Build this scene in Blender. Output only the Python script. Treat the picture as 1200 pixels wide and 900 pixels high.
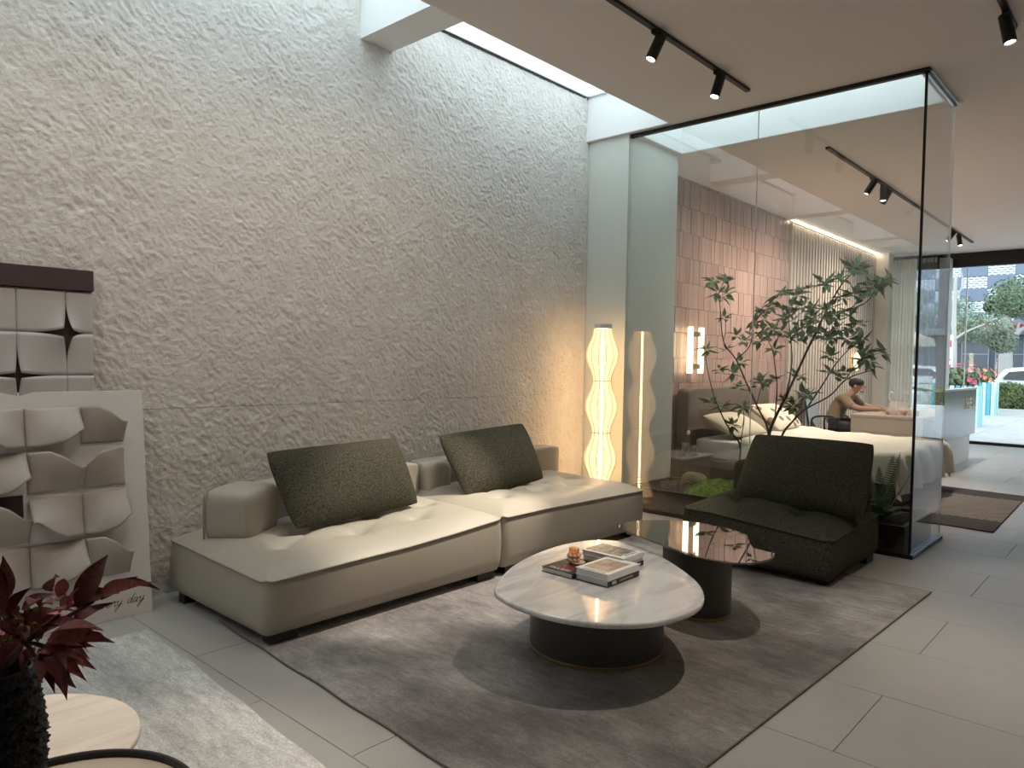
import bpy, bmesh, math, random
import numpy as np
from mathutils import Vector, Matrix
random.seed(7)
for o in list(bpy.data.objects): bpy.data.objects.remove(o)
SC = bpy.context.scene
COL = SC.collection
R = math.radians

# ---------------------------------------------------------------- camera, world, exposure
FPX, YAW, PITCH, ROLL, CAMH = 853.308, 0.7348, -0.0331, -0.018, 1.4
_fw = np.array([math.cos(YAW)*math.cos(PITCH), math.sin(YAW)*math.cos(PITCH), math.sin(PITCH)])
_r = np.cross(_fw, [0, 0, 1]); _r /= np.linalg.norm(_r); _d = np.cross(_fw, _r)
_c, _s = math.cos(ROLL), math.sin(ROLL)
CM = np.array([_c*_r + _s*_d, -_s*_r + _c*_d, _fw])          # rows: right, down, forward
cam = bpy.data.cameras.new('camera'); cam.sensor_fit = 'HORIZONTAL'; cam.sensor_width = 36
cam.lens = 36*FPX/1200; cam.clip_start = 0.02; cam.clip_end = 400
camo = bpy.data.objects.new('camera', cam); COL.objects.link(camo)
camo.matrix_world = Matrix(((CM[0][0], -CM[1][0], -CM[2][0], 0), (CM[0][1], -CM[1][1], -CM[2][1], 0),
                            (CM[0][2], -CM[1][2], -CM[2][2], CAMH), (0, 0, 0, 1)))
SC.camera = camo

SKY = (0.82, 0.94, 1.02); SKYS = 1.5
w = bpy.data.worlds.new('overcast_sky'); SC.world = w; w.use_nodes = True
w.node_tree.nodes['Background'].inputs[0].default_value = (*SKY, 1)
w.node_tree.nodes['Background'].inputs[1].default_value = SKYS
SC.view_settings.view_transform = 'Standard'; SC.view_settings.look = 'None'
SC.view_settings.gamma = 1; SC.view_settings.use_curve_mapping = False
SC.view_settings.exposure = 1.15
SPOT_W = 85            # one ceiling spot, watts

def _ray(x, y): return CM.T @ np.array([(x-600)/FPX, (y-450)/FPX, 1.0])
def onz(x, y, z=0.0):
    v = _ray(x, y); t = (z-CAMH)/v[2]; return Vector((t*v[0], t*v[1], z))
def onx(x, y, X):
    v = _ray(x, y); t = X/v[0]; return Vector((X, t*v[1], CAMH+t*v[2]))
def ony(x, y, Y):
    v = _ray(x, y); t = Y/v[1]; return Vector((t*v[0], Y, CAMH+t*v[2]))

# measured planes of the room (metres)
D, X0, ZC, ZS, YS, XG, YC, XF = 4.305, 5.805, 3.537, 3.931, 3.398, 5.873, 1.366, 6.782
YT = 4.244            # tiled / slatted wall of the bedroom
XW = 15.75            # shop front

# ---------------------------------------------------------------- materials
def lin(c):
    if isinstance(c, str):
        c = tuple(int(c[i:i+2], 16)/255 for i in (0, 2, 4))
        return tuple(x/12.92 if x <= .04045 else ((x+.055)/1.055)**2.4 for x in c)
    return c
class NT:
    def __init__(s, name):
        s.m = bpy.data.materials.new(name); s.m.use_nodes = True; s.t = s.m.node_tree; s.n = s.t.nodes
        s.p = s.n['Principled BSDF']; s.out = s.n['Material Output']
    def node(s, ty, **k):
        n = s.n.new(ty)
        for a, b in k.items():
            if a == 'ins':
                for i, v in b.items(): n.inputs[i].default_value = v
            else: setattr(n, a, b)
        return n
    def link(s, a, b): s.t.links.new(a, b)
MATS = {}
def mat(name, col, rough=.5, metal=0, spec=.5, var=0, vscale=20, vstretch=(1, 1, 1), bump=0, bscale=60, col2=None, coat=0, trans=0, emit=None, es=0, detail=4, sheen=0, bdist=.01, lo=.35, hi=.65):
    if name in MATS: return MATS[name]
    N = NT(name); p = N.p; c = lin(col)
    p.inputs['Base Color'].default_value = (*c, 1); p.inputs['Roughness'].default_value = rough
    p.inputs['Metallic'].default_value = metal; p.inputs['Specular IOR Level'].default_value = spec
    p.inputs['Coat Weight'].default_value = coat; p.inputs['Transmission Weight'].default_value = trans
    if sheen: p.inputs['Sheen Weight'].default_value = sheen
    if emit: p.inputs['Emission Color'].default_value = (*lin(emit), 1); p.inputs['Emission Strength'].default_value = es
    if var or col2 or bump:
        tc = N.node('ShaderNodeTexCoord'); mp = N.node('ShaderNodeMapping'); mp.inputs['Scale'].default_value = vstretch
        N.link(tc.outputs['Object'], mp.inputs[0])
    if var or col2:
        nz = N.node('ShaderNodeTexNoise', ins={'Scale': vscale, 'Detail': detail, 'Roughness': .6}); N.link(mp.outputs[0], nz.inputs['Vector'])
        rp = N.node('ShaderNodeValToRGB'); e = rp.color_ramp.elements
        c2 = lin(col2) if col2 else tuple(x*(1-var) for x in c)
        e[0].position = lo; e[1].position = hi; e[0].color = (*c2, 1); e[1].color = (*c, 1)
        N.link(nz.outputs[0], rp.inputs[0]); N.link(rp.outputs[0], p.inputs['Base Color'])
    if bump:
        nb = N.node('ShaderNodeTexNoise', ins={'Scale': bscale, 'Detail': 5, 'Roughness': .6}); N.link(mp.outputs[0], nb.inputs['Vector'])
        b = N.node('ShaderNodeBump', ins={'Strength': bump, 'Distance': bdist}); N.link(nb.outputs[0], b.inputs['Height']); N.link(b.outputs[0], p.inputs['Normal'])
    MATS[name] = N.m; return N.m
def glassmat(name, tint=(.93, .97, .95), f0=.05, rough=0.0):
    """thin architectural glass: transmits straight through, reflects by the Fresnel (Schlick) law"""
    N = NT(name); N.n.remove(N.p)
    lw = N.node('ShaderNodeLayerWeight', ins={'Blend': .5})
    pw = N.node('ShaderNodeMath', operation='POWER'); pw.inputs[1].default_value = 5; N.link(lw.outputs['Facing'], pw.inputs[0])
    ma = N.node('ShaderNodeMath', operation='MULTIPLY_ADD'); ma.inputs[1].default_value = 1-f0; ma.inputs[2].default_value = f0; N.link(pw.outputs[0], ma.inputs[0])
    tr = N.node('ShaderNodeBsdfTransparent', ins={'Color': (*tint, 1)}); gl = N.node('ShaderNodeBsdfGlossy', ins={'Color': (1, 1, 1, 1), 'Roughness': rough})
    mx = N.node('ShaderNodeMixShader'); N.link(ma.outputs[0], mx.inputs[0]); N.link(tr.outputs[0], mx.inputs[1]); N.link(gl.outputs[0], mx.inputs[2])
    N.link(mx.outputs[0], N.out.inputs[0]); MATS[name] = N.m; return N.m
def emitmat(name, col, s):
    return mat(name, col, emit=col, es=s)

# ---------------------------------------------------------------- mesh building
class MB:
    def __init__(s): s.V = []; s.F = []
    def add(s, V, F):
        n = len(s.V); s.V += [tuple(v) for v in V]; s.F += [tuple(i+n for i in f) for f in F]; return s
    def box(s, x0, x1, y0, y1, z0, z1):
        return s.add([(x, y, z) for z in (z0, z1) for y in (y0, y1) for x in (x0, x1)],
                     [(0, 2, 3, 1), (4, 5, 7, 6), (0, 1, 5, 4), (2, 6, 7, 3), (0, 4, 6, 2), (1, 3, 7, 5)])
    def obox(s, M, sx, sy, sz):
        V = [M @ Vector((x*sx/2, y*sy/2, z*sz/2)) for z in (-1, 1) for y in (-1, 1) for x in (-1, 1)]
        return s.add(V, [(0, 2, 3, 1), (4, 5, 7, 6), (0, 1, 5, 4), (2, 6, 7, 3), (0, 4, 6, 2), (1, 3, 7, 5)])
    def grid(s, f, nu, nv, cu=False, cv=False):
        V = [f(i/(nu if cu else nu-1), j/(nv if cv else nv-1)) for i in range(nu) for j in range(nv)]
        F = []
        for i in range(nu if cu else nu-1):
            for j in range(nv if cv else nv-1):
                a = i*nv+j; b = ((i+1) % nu)*nv+j; c = ((i+1) % nu)*nv+(j+1) % nv; d = i*nv+(j+1) % nv
                F.append((a, b, c, d))
        return s.add(V, F)
    def tube(s, pts, rad, n=8, closed=False):
        pts = [Vector(p) for p in pts]; k = len(pts)
        if not hasattr(rad, '__len__'): rad = [rad]*k
        rings = []; up = Vector((0.13, 0.21, 1)).normalized()
        for i, p in enumerate(pts):
            a = pts[(i-1) % k] if (i > 0 or closed) else p; b = pts[(i+1) % k] if (i < k-1 or closed) else p
            t = (b-a)
            t = t.normalized() if t.length > 1e-9 else Vector((0, 0, 1))
            x = t.cross(up)
            if x.length < .05: x = t.cross(Vector((1, 0, 0)))
            x.normalize(); y = x.cross(t).normalized(); up = y
            rings.append([p + rad[i]*(math.cos(2*math.pi*j/n)*x + math.sin(2*math.pi*j/n)*y) for j in range(n)])
        V = [v for r in rings for v in r]; F = []
        for i in range(k if closed else k-1):
            for j in range(n):
                a = i*n+j; b = i*n+(j+1) % n; c = ((i+1) % k)*n+(j+1) % n; d = ((i+1) % k)*n+j
                F.append((a, b, c, d))
        if not closed: F += [tuple(range(n))[::-1], tuple(range((k-1)*n, k*n))]
        return s.add(V, F)
    def lathe(s, prof, c=(0, 0, 0), n=32, fr=None):
        k = len(prof); V = []; F = []
        for i in range(n):
            a = 2*math.pi*i/n
            for (r, z) in prof:
                q = fr(a, r, z) if fr else r
                V.append((c[0]+q*math.cos(a), c[1]+q*math.sin(a), c[2]+z))
        for i in range(n):
            for j in range(k-1): F.append((i*k+j, ((i+1) % n)*k+j, ((i+1) % n)*k+j+1, i*k+j+1))
        return s.add(V, F)
    def prism(s, out, z0, z1, inset=0):
        n = len(out); V = [(x, y, z0) for x, y in out]+[(x, y, z1) for x, y in out]
        return s.add(V, [tuple(range(n))[::-1], tuple(range(n, 2*n))]+[(i, (i+1) % n, n+(i+1) % n, n+i) for i in range(n)])
    def sell(s, c, a, e=.35, n=20, M=None, ez=None):
        """superellipsoid: a soft-cornered block"""
        ez = ez or e; c = Vector(c)
        def sp(w, q): return math.copysign(abs(w)**q, w)
        def f(u, v):
            th = -math.pi+2*math.pi*u; ph = -math.pi/2+math.pi*v
            p = Vector((a[0]*sp(math.cos(ph), ez)*sp(math.cos(th), e), a[1]*sp(math.cos(ph), ez)*sp(math.sin(th), e), a[2]*sp(math.sin(ph), ez)))
            return c + (M @ p if M else p)
        return s.grid(f, 2*n, n, cu=True)
    def xf(s, M):
        s.V = [tuple(M @ Vector(v)) for v in s.V]; return s
    def mesh(s, name, m, smooth=False):
        me = bpy.data.meshes.new(name); me.from_pydata(s.V, [], s.F); me.update()
        if m: me.materials.append(m)
        if smooth: me.polygons.foreach_set('use_smooth', [True]*len(me.polygons))
        return me
    def build(s, name, m, parent=None, smooth=False, bev=0, kind=None, label=None, recalc=True):
        me = s.mesh(name, m)
        if recalc or bev:
            bm = bmesh.new(); bm.from_mesh(me); bmesh.ops.remove_doubles(bm, verts=bm.verts, dist=1e-6)
            bmesh.ops.recalc_face_normals(bm, faces=bm.faces)
            if bev: bmesh.ops.bevel(bm, geom=[e for e in bm.edges if len(e.link_faces) == 2 and e.calc_face_angle(0) > .6], offset=bev, segments=2, affect='EDGES', profile=.6)
            bm.to_mesh(me); bm.free()
        if smooth: me.polygons.foreach_set('use_smooth', [True]*len(me.polygons))
        return link(name, me, parent, kind, label)
def link(name, me, parent=None, kind=None, label=None):
    o = bpy.data.objects.new(name, me); COL.objects.link(o)
    if parent: o.parent = parent; o.location = -wloc(parent)
    if kind: o['kind'] = kind
    if label: o['label'] = label
    return o
def wloc(o):
    v = Vector((0, 0, 0))
    while o: v += o.location; o = o.parent
    return v
def tag(o, label, cat, group=None):
    o['label'] = label; o['category'] = cat
    if group: o['group'] = group
    return o
def thing(name, loc, label, cat, group=None):
    o = bpy.data.objects.new(name, None); COL.objects.link(o); o.location = loc; o.empty_display_size = .1
    return tag(o, label, cat, group)
def struct(o): o['kind'] = 'structure'; return o
def tree_copy(o, dloc, parent=None):
    c = o.copy(); COL.objects.link(c)
    if parent: c.parent = parent
    else: c.location = o.location+Vector(dloc)
    for ch in list(o.children): tree_copy(ch, dloc, c)
    return c
def catmull(P, n=8, closed=False):
    P = [Vector(p) for p in P]; k = len(P); out = []
    for i in range(k if closed else k-1):
        a, b, c, d = (P[(i-1) % k] if closed or i else P[0]), P[i], P[(i+1) % k], (P[(i+2) % k] if closed or i+2 < k else P[-1])
        for j in range(n):
            t = j/n
            out.append(.5*((2*b)+(c-a)*t+(2*a-5*b+4*c-d)*t*t+(3*b-a-3*c+d)*t**3))
    if not closed: out.append(P[-1])
    return out
def lerp(a, b, t): return a+(b-a)*t
def interp(x, xs, ys): return float(np.interp(x, xs, ys))

# vectorised gradient noise
_rng = np.random.default_rng(3)
_perm = np.concatenate([_rng.permutation(256)]*3); _ang = _rng.random(256)*2*np.pi
def pnoise(x, y):
    xi = np.floor(x).astype(int); yi = np.floor(y).astype(int); xf = x-xi; yf = y-yi
    def g(ix, iy, dx, dy):
        a = _ang[_perm[_perm[ix & 255]+(iy & 255)]]; return np.cos(a)*dx+np.sin(a)*dy
    u = xf**3*(xf*(xf*6-15)+10); v = yf**3*(yf*(yf*6-15)+10)
    return lerp(lerp(g(xi, yi, xf, yf), g(xi+1, yi, xf-1, yf), u), lerp(g(xi, yi+1, xf, yf-1), g(xi+1, yi+1, xf-1, yf-1), u), v)
def fbm(x, y, o=4):
    return sum(pnoise(x*2**k+17*k, y*2**k+5*k)/2**k for k in range(o))
def pn(x, y): return float(pnoise(np.array([x]), np.array([y]))[0])

# ================================================================ STRUCTURE
M_paint = mat('warm_white_paint', (.74, .70, .66), .75, spec=.2, bump=.05, bscale=200)
M_ceil = mat('ceiling_paint', (.82, .755, .72), .8, spec=.2)
M_shaft = mat('white_shaft_paint', (.86, .87, .86), .75, spec=.2)
M_col = mat('pale_grey_green_paint', (.64, .66, .60), .7, spec=.25, bump=.05, bscale=180)
M_black = mat('black_metal', (.012, .012, .013), .45, metal=.2)
M_dkframe = mat('dark_bronze_frame', (.03, .03, .032), .35, metal=.7)
M_chrome = mat('brushed_steel', (.62, .63, .64), .22, metal=1)
M_glass = glassmat('clear_partition_glass', (.915, .935, .925), .062)
M_win = glassmat('window_glass', (.96, .98, .98), .03)
M_white = mat('white_lacquer', (.8, .8, .78), .4)

# floor: base slab and individual porcelain tiles
N = NT('porcelain_tile'); p = N.p
tc = N.node('ShaderNodeTexCoord'); oi = N.node('ShaderNodeObjectInfo')
ad = N.node('ShaderNodeVectorMath', operation='MULTIPLY_ADD'); ad.inputs[1].default_value = (1, 1, 1)
N.link(tc.outputs['Object'], ad.inputs[0])
cv = N.node('ShaderNodeCombineXYZ'); m5 = N.node('ShaderNodeMath', operation='MULTIPLY'); m5.inputs[1].default_value = 37
N.link(oi.outputs['Random'], m5.inputs[0]); N.link(m5.outputs[0], cv.inputs[0]); N.link(m5.outputs[0], cv.inputs[1]); N.link(cv.outputs[0], ad.inputs[2])
nz = N.node('ShaderNodeTexNoise', ins={'Scale': 5, 'Detail': 8, 'Roughness': .65}); N.link(ad.outputs[0], nz.inputs['Vector'])
rp = N.node('ShaderNodeValToRGB'); rp.color_ramp.elements[0].position = .3; rp.color_ramp.elements[1].position = .7
rp.color_ramp.elements[0].color = (.385, .375, .355, 1); rp.color_ramp.elements[1].color = (.42, .41, .392, 1)
N.link(nz.outputs[0], rp.inputs[0]); N.link(rp.outputs[0], p.inputs['Base Color'])
rr = N.node('ShaderNodeMapRange', ins={1: .3, 2: .7, 3: .285, 4: .33}); N.link(nz.outputs[0], rr.inputs[0]); N.link(rr.outputs[0], p.inputs['Roughness'])
p.inputs['Specular IOR Level'].default_value = .5
nb = N.node('ShaderNodeTexNoise', ins={'Scale': 45, 'Detail': 4}); N.link(ad.outputs[0], nb.inputs['Vector'])
b = N.node('ShaderNodeBump', ins={'Strength': .12, 'Distance': .004}); N.link(nb.outputs[0], b.inputs['Height']); N.link(b.outputs[0], p.inputs['Normal'])
M_tile = N.m
XB, YR = -3.0, -3.3
floor = struct(MB().box(XB, XW+.25, YR, D+.1, -.12, -.004).build('floor', mat('grout', (.27, .26, .245), .9)))
TW, TL, G = .614, 1.222, .0018
k = math.floor((XB-1.5)/TW)
tmesh = {}
while 1.5+k*TW < XW+.2:
    xa, xb = max(1.5+k*TW, XB), min(1.5+(k+1)*TW, XW+.2)
    off = .86 + (TL/2 if k % 2 else 0); j = math.floor((YR-off)/TL)
    while off+j*TL < D:
        ya, yb = max(off+j*TL, YR), min(off+(j+1)*TL, D+.05)
        if yb-ya > .02 and xb-xa > .02:
            key = (round(xb-xa, 3), round(yb-ya, 3))
            if key not in tmesh:
                hx, hy = (xb-xa)/2-G, (yb-ya)/2-G
                mb = MB(); e = .0012
                mb.add([(-hx, -hy, -.01), (hx, -hy, -.01), (hx, hy, -.01), (-hx, hy, -.01), (-hx+e*0, -hy, -e), (hx, -hy, -e), (hx, hy, -e), (-hx, hy, -e),
                        (-hx+e, -hy+e, 0), (hx-e, -hy+e, 0), (hx-e, hy-e, 0), (-hx+e, hy-e, 0)],
                       [(0, 1, 5, 4), (1, 2, 6, 5), (2, 3, 7, 6), (3, 0, 4, 7), (4, 5, 9, 8), (5, 6, 10, 9), (6, 7, 11, 10), (7, 4, 8, 11), (8, 9, 10, 11)])
                tmesh[key] = mb.mesh('floor_tile', M_tile)
            t = link('floor_tile', tmesh[key], floor); t.location = ((xa+xb)/2, (ya+yb)/2, 0)
        j += 1
    k += 1

# textured feature wall (real relief)
N = NT('chiselled_stone_panel'); p = N.p
tc = N.node('ShaderNodeTexCoord')
nz = N.node('ShaderNodeTexNoise', ins={'Scale': 9, 'Detail': 6, 'Roughness': .65}); N.link(tc.outputs['Object'], nz.inputs['Vector'])
rp = N.node('ShaderNodeValToRGB'); rp.color_ramp.elements[0].position = .3; rp.color_ramp.elements[1].position = .7
rp.color_ramp.elements[0].color = (.70, .665, .615, 1); rp.color_ramp.elements[1].color = (.80, .77, .725, 1)
N.link(nz.outputs[0], rp.inputs[0]); N.link(rp.outputs[0], p.inputs['Base Color']); p.inputs['Roughness'].default_value = .85; p.inputs['Specular IOR Level'].default_value = .2
nb = N.node('ShaderNodeTexNoise', ins={'Scale': 70, 'Detail': 5, 'Roughness': .65}); N.link(tc.outputs['Object'], nb.inputs['Vector'])
b = N.node('ShaderNodeBump', ins={'Strength': .9, 'Distance': .007}); N.link(nb.outputs[0], b.inputs['Height']); N.link(b.outputs[0], p.inputs['Normal'])
M_stone = N.m
xs = np.concatenate([np.arange(XB, .3, .05), np.arange(.3, X0+.02, .0092), [X0+.025]])
zs_ = np.sort(np.concatenate([np.arange(0, ZS+.03, .0092), [1.0765, 1.0795, 1.0825]]))
Xg_, Zg_ = np.meshgrid(xs, zs_, indexing='ij')
wx = Xg_+.03*fbm(Xg_*4, Zg_*4, 2); wz = Zg_+.03*fbm(Xg_*4+40, Zg_*4+9, 2)
def strokes(ang, lu, lv, ox):
    u = (wx*math.cos(ang)+wz*math.sin(ang)); v = (-wx*math.sin(ang)+wz*math.cos(ang))
    return pnoise(u/lu+ox, v/lv+ox)
a1, a2 = R(-58), R(-36)
s1 = 1-np.abs(strokes(a1, .105, .030, 3.3))*2.2
s2 = 1-np.abs(strokes(a2, .075, .034, 9.7))*2.2
rough_ = 1-np.abs(fbm(wx*25+3, wz*30, 2))*1.7
patch = .6+.8*np.clip(.5+pnoise(Xg_*1.7+5, Zg_*1.9), 0, 1)
hgt = (.0054*s1+.0034*s2)*patch+.0040*rough_+.0035*fbm(Xg_*44, Zg_*48, 2)+.006*pnoise(Xg_*2.2, Zg_*2.4)
hgt = hgt-hgt.mean()
hgt = np.clip(hgt, -.02, .022)
hgt[:, np.abs(Zg_[0]-1.0795) < .0012] -= .006
Yw = D-hgt
nx_, nz_ = Xg_.shape
Vw = np.stack([Xg_, Yw, Zg_], -1).reshape(-1, 3)
idx = np.arange(nx_*nz_).reshape(nx_, nz_)
Fw = np.stack([idx[:-1, :-1], idx[1:, :-1], idx[1:, 1:], idx[:-1, 1:]], -1).reshape(-1, 4)
me = bpy.data.meshes.new('wall_left'); me.from_pydata(Vw.tolist(), [], Fw.tolist()); me.materials.append(M_stone)
me.polygons.foreach_set('use_smooth', [True]*len(me.polygons)); me.update()
wall_left = struct(link('wall_left', me))
o = MB().box(XB, X0+.02, D+.03, D+.25, 0, ZS+.25).build('backing', M_paint, wall_left)
o = MB().box(XB, X0+.02, D-.006, D+.03, ZS+.012, ZS+.03).build('top_trim', M_dkframe, wall_left)

# column between feature wall and glass box, wall behind bedroom, other walls
struct(MB().box(X0+.03, XF-.03, 3.845, D+.25, 0, ZC).build('wall_pier', M_col))
wall_far = struct(MB().box(XF-.03, XW+.3, YT+.03, D+.25, 0, ZC+.05).build('wall_back', M_paint))
struct(MB().box(XB-.2, XB, YR-.2, D+.25, 0, ZC+.3).build('wall_front', M_paint))
struct(MB().box(XB, XW+.3, YR-.2, YR, 0, ZC+.3).build('wall_right', M_paint))

# ceiling with the skylight openings
ZT = ZS+.12
SK2 = (XG+.045, 6.735, YC+.05, 3.80)
mb = MB().box(XB-.2, SK2[0], YR-.2, YS, ZC, ZT)
mb.box(SK2[0], SK2[1], YR-.2, SK2[2], ZC, ZT).box(SK2[1], XW+.3, YR-.2, D+.25, ZC, ZT).box(X0, SK2[1], SK2[3], D+.25, ZC, ZT)
mb.box(X0, SK2[0], YS, SK2[3], ZC, ZT)
ceiling = struct(mb.build('ceiling', M_ceil))
# white lining of the skylight shafts (thin boards) and the beams that divide the strip
lin_ = MB(); t_ = .012
lin_.box(XB, X0, YS-.001, YS+t_, ZC+.004, ZT)                                     # soffit upstand
lin_.box(X0-t_, X0+.001, YS+t_, D+.03, ZC+.004, ZT)                               # end
lin_.box(SK2[0]-.001, SK2[0]+t_, SK2[2], SK2[3], ZC+.004, ZT).box(SK2[1]-t_, SK2[1]+.001, SK2[2], SK2[3], ZC+.004, ZT)
lin_.box(SK2[0], SK2[1], SK2[2]-.001, SK2[2]+t_, ZC+.004, ZT).box(SK2[0], SK2[1], SK2[3]-t_, SK2[3]+.001, ZC+.004, ZT)
lin_.build('shaft_lining', M_shaft, ceiling)
for xa, xb in ((3.11, 3.395), (.47, .755), (-2.31, -2.03)):
    mb = MB().box(xa, xb, YS+t_, D+.01, 3.637, ZT)
    mb.build('skylight_beam', M_shaft, ceiling)
# skylight panes
for i, (xa, xb, ya, yb) in enumerate([(3.395, X0-t_, YS+t_, D), (.755, 3.11, YS+t_, D), (-2.03, .47, YS+t_, D), (SK2[0]+t_, SK2[1]-t_, SK2[2]+t_, SK2[3]-t_)]):
    fr = struct(MB().box(xa, xb, ya, ya+.02, ZS+.03, ZS+.07).box(xa, xb, yb-.02, yb, ZS+.03, ZS+.07).box(xa, xa+.02, ya, yb, ZS+.03, ZS+.07).box(xb-.02, xb, ya, yb, ZS+.03, ZS+.07).build('window_%d' % (i+1), M_white))
    MB().box(xa+.02, xb-.02, ya+.02, yb-.02, ZS+.045, ZS+.055).build('pane', M_win, fr)

# ---------------------------------------------------------------- glass box around the planting bed
YP0, YP1 = YC, 3.842
glassbox = struct(MB().box(XG-.022, XG+.022, YP0-.02, YP1, ZC-.03, ZC).build('trim_1', M_black))
o = struct(MB().box(XG-.02, XF, YC-.022, YC+.022, ZC-.03, ZC).build('trim_2', M_dkframe))
MB().box(XG+.01, XF-.005, YC-.030, YC-.018, ZC-.022, ZC-.002).build('steel_channel', M_chrome, o)
MB().box(XG+.01, XF-.005, YC-.006, YC+.012, ZC-.036, ZC-.030).build('steel_channel', M_chrome, o)
o = struct(MB().box(XG-.022, XG+.022, YP0-.02, YP1, 0, .028).build('trim_3', M_black))
o = struct(MB().box(XG-.015, XF+.01, YC-.024, YC+.02, 0, .022).build('trim_4', M_dkframe))
MB().box(XG-.012, XF+.008, YC-.026, YC-.006, .022, .034).build('steel_channel', M_chrome, o)
win = struct(MB().box(XG-.006, XG+.006, 2.606, YP1-.002, .03, ZC-.03).build('window_5', M_glass))
win = struct(MB().box(XG-.006, XG+.006, YP0+.008, 2.602, .03, ZC-.03).build('window_6', M_glass))
win = struct(MB().box(XG+.008, XF-.002, YC-.006, YC+.006, .036, ZC-.03).build('window_7', M_glass))
struct(MB().box(XG-.009, XG+.009, YP0-.008, YP0+.008, .03, ZC-.03).build('trim_5', M_black))
struct(MB().box(XG-.007, XG+.007, 2.6022, 2.6058, .03, ZC-.03).build('trim_6', M_white))
struct(MB().box(XF-.004, XF, YC-.006, YC+.006, .036, ZC-.036).build('trim_7', M_white))

# ---------------------------------------------------------------- shop front
fr = MB()
YA, YB = YR, 4.2
fr.box(XW-.05, XW+.05, YA, YB, ZC-.26, ZC)
fr.box(XW-.06, XW+.06, YA, 2.85, 0, .05)
for y in (-3.25, -1.6, 1.4-1.5, 1.4): fr.box(XW-.03, XW+.03, y-.02, y+.02, .05, ZC-.26)
front = struct(fr.build('window_8', M_black))
for ya, yb in ((-3.23, -1.62), (-1.58, -.12), (-.08, 1.38), (1.42, 2.85), (2.87, 3.08), (3.30, 4.19)):
    MB().box(XW-.006, XW+.006, ya, yb, .05, ZC-.26).build('pane', M_win, front)
struct(MB().box(XW-.32, XW-.02, 3.10, 3.26, 0, ZC-.1).build('wall_mullion', M_col))
struct(MB().box(14.93, 15.25, 4.0, YT+.03, 0, ZC).build('wall_nib', M_paint))
struct(MB().box(XW-.03, XW+.03, 2.852, 2.868, .0, ZC-.26).build('trim_8', M_white))

# bedroom wall: stacked rose tiles (too fine to pick apart singly) and vertical slats
N = NT('rose_glazed_tile'); p = N.p
gi = N.node('ShaderNodeNewGeometry'); rp = N.node('ShaderNodeValToRGB')
rp.color_ramp.elements[0].color = (.34, .215, .18, 1); rp.color_ramp.elements[1].color = (.45, .30, .255, 1)
N.link(gi.outputs['Random Per Island'], rp.inputs[0]); N.link(rp.outputs[0], p.inputs['Base Color']); p.inputs['Roughness'].default_value = .35
M_rose = N.m
mb = MB(); RH = .292; TWd = .0795
z = 0; ri = 0
while z < ZC-.01:
    z1 = min(z+RH, ZC); x = XF-.03-(ri % 2)*.03
    while x < 10.72:
        xa, xb = max(x, XF-.03)+.0015, min(x+TWd, 10.735)-.0015
        if xb-xa > .01: mb.box(xa, xb, YT+random.uniform(-.004, .003), YT+.03, z+.0018, z1-.0018)
        x += TWd
    z += RH; ri += 1
mb.build('wall_tile', M_rose, wall_far, kind='stuff', recalc=False)
MB().box(10.74, 14.93, YT+.015, YT+.03, 0, ZC).build('slat_backing', mat('dark_slat_backing', (.03, .025, .022), .8), wall_far)
M_slat = mat('pale_oak_slat', (.60, .52, .45), .55, var=.15, vscale=6, vstretch=(10, 10, .5))
sl = MB().box(-.036, .036, -.03, .015, 0, ZC-.045).mesh('slat', M_slat)
for i in range(34):
    o = link('slat', sl, wall_far); o.location = (10.81+i*.123, YT, 0)
led = struct(MB().box(10.76, 14.92, YT-.05, YT-.036, ZC-.022, ZC-.004).build('trim_9', emitmat('led_strip', (1.0, .86, .62), 9)))

# ================================================================ LAMPS
M_lens = emitmat('lamp_lens', (1.0, .87, .72), 12)
def spot_light(pos, aim, watts, ang=52, blend=.6, col=(1, .87, .73), r=.03):
    L = bpy.data.lights.new('spot_beam', 'SPOT'); L.energy = watts; L.spot_size = R(ang); L.spot_blend = 1.0 if ang > 75 else blend; L.color = col; L.shadow_soft_size = r
    o = bpy.data.objects.new('spot_beam', L); COL.objects.link(o); o.location = pos
    o.rotation_euler = (Vector(aim)-Vector(pos)).to_track_quat('-Z', 'Y').to_euler(); return o
def track(x0, x1, y, heads, label, group='ceiling track lights'):
    t = thing('track_light', ((x0+x1)/2, y, ZC), label, 'track light', group)
    MB().box(x0, x1, y-.018, y+.018, ZC-.022, ZC).build('rail', M_black, t)
    for (x, aim, watts, ang) in heads:
        top = Vector((x, y, ZC-.022))
        h = MB().box(x-.07, x+.07, y-.014, y+.014, ZC-.045, ZC-.022).build('adapter', M_black, t)
        d = (Vector(aim)-top).normalized(); piv = top+Vector((0, 0, -.055))
        q = d.to_track_quat('Z', 'Y').to_matrix().to_4x4()
        M = Matrix.Translation(piv) @ q
        mb = MB().lathe([(0, -.05), (.033, -.05), (.036, -.046), (.036, .128), (.031, .13), (.029, .118), (.0, .118)], n=20).xf(M)
        hd = mb.build('spot_head', M_black, t, smooth=False)
        MB().lathe([(0, .1185), (.027, .1185), (.027, .1235), (0, .1235)], n=20).xf(M).build('lens', M_lens, hd)
        MB().tube([top+Vector((0, 0, -.02)), piv], .009, 8).build('stem', M_black, hd)
        if watts:
            s = spot_light(piv+d*.14, piv+d, watts, ang); s.parent = hd; s.location = piv+d*.14
    return t
W = SPOT_W
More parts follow.
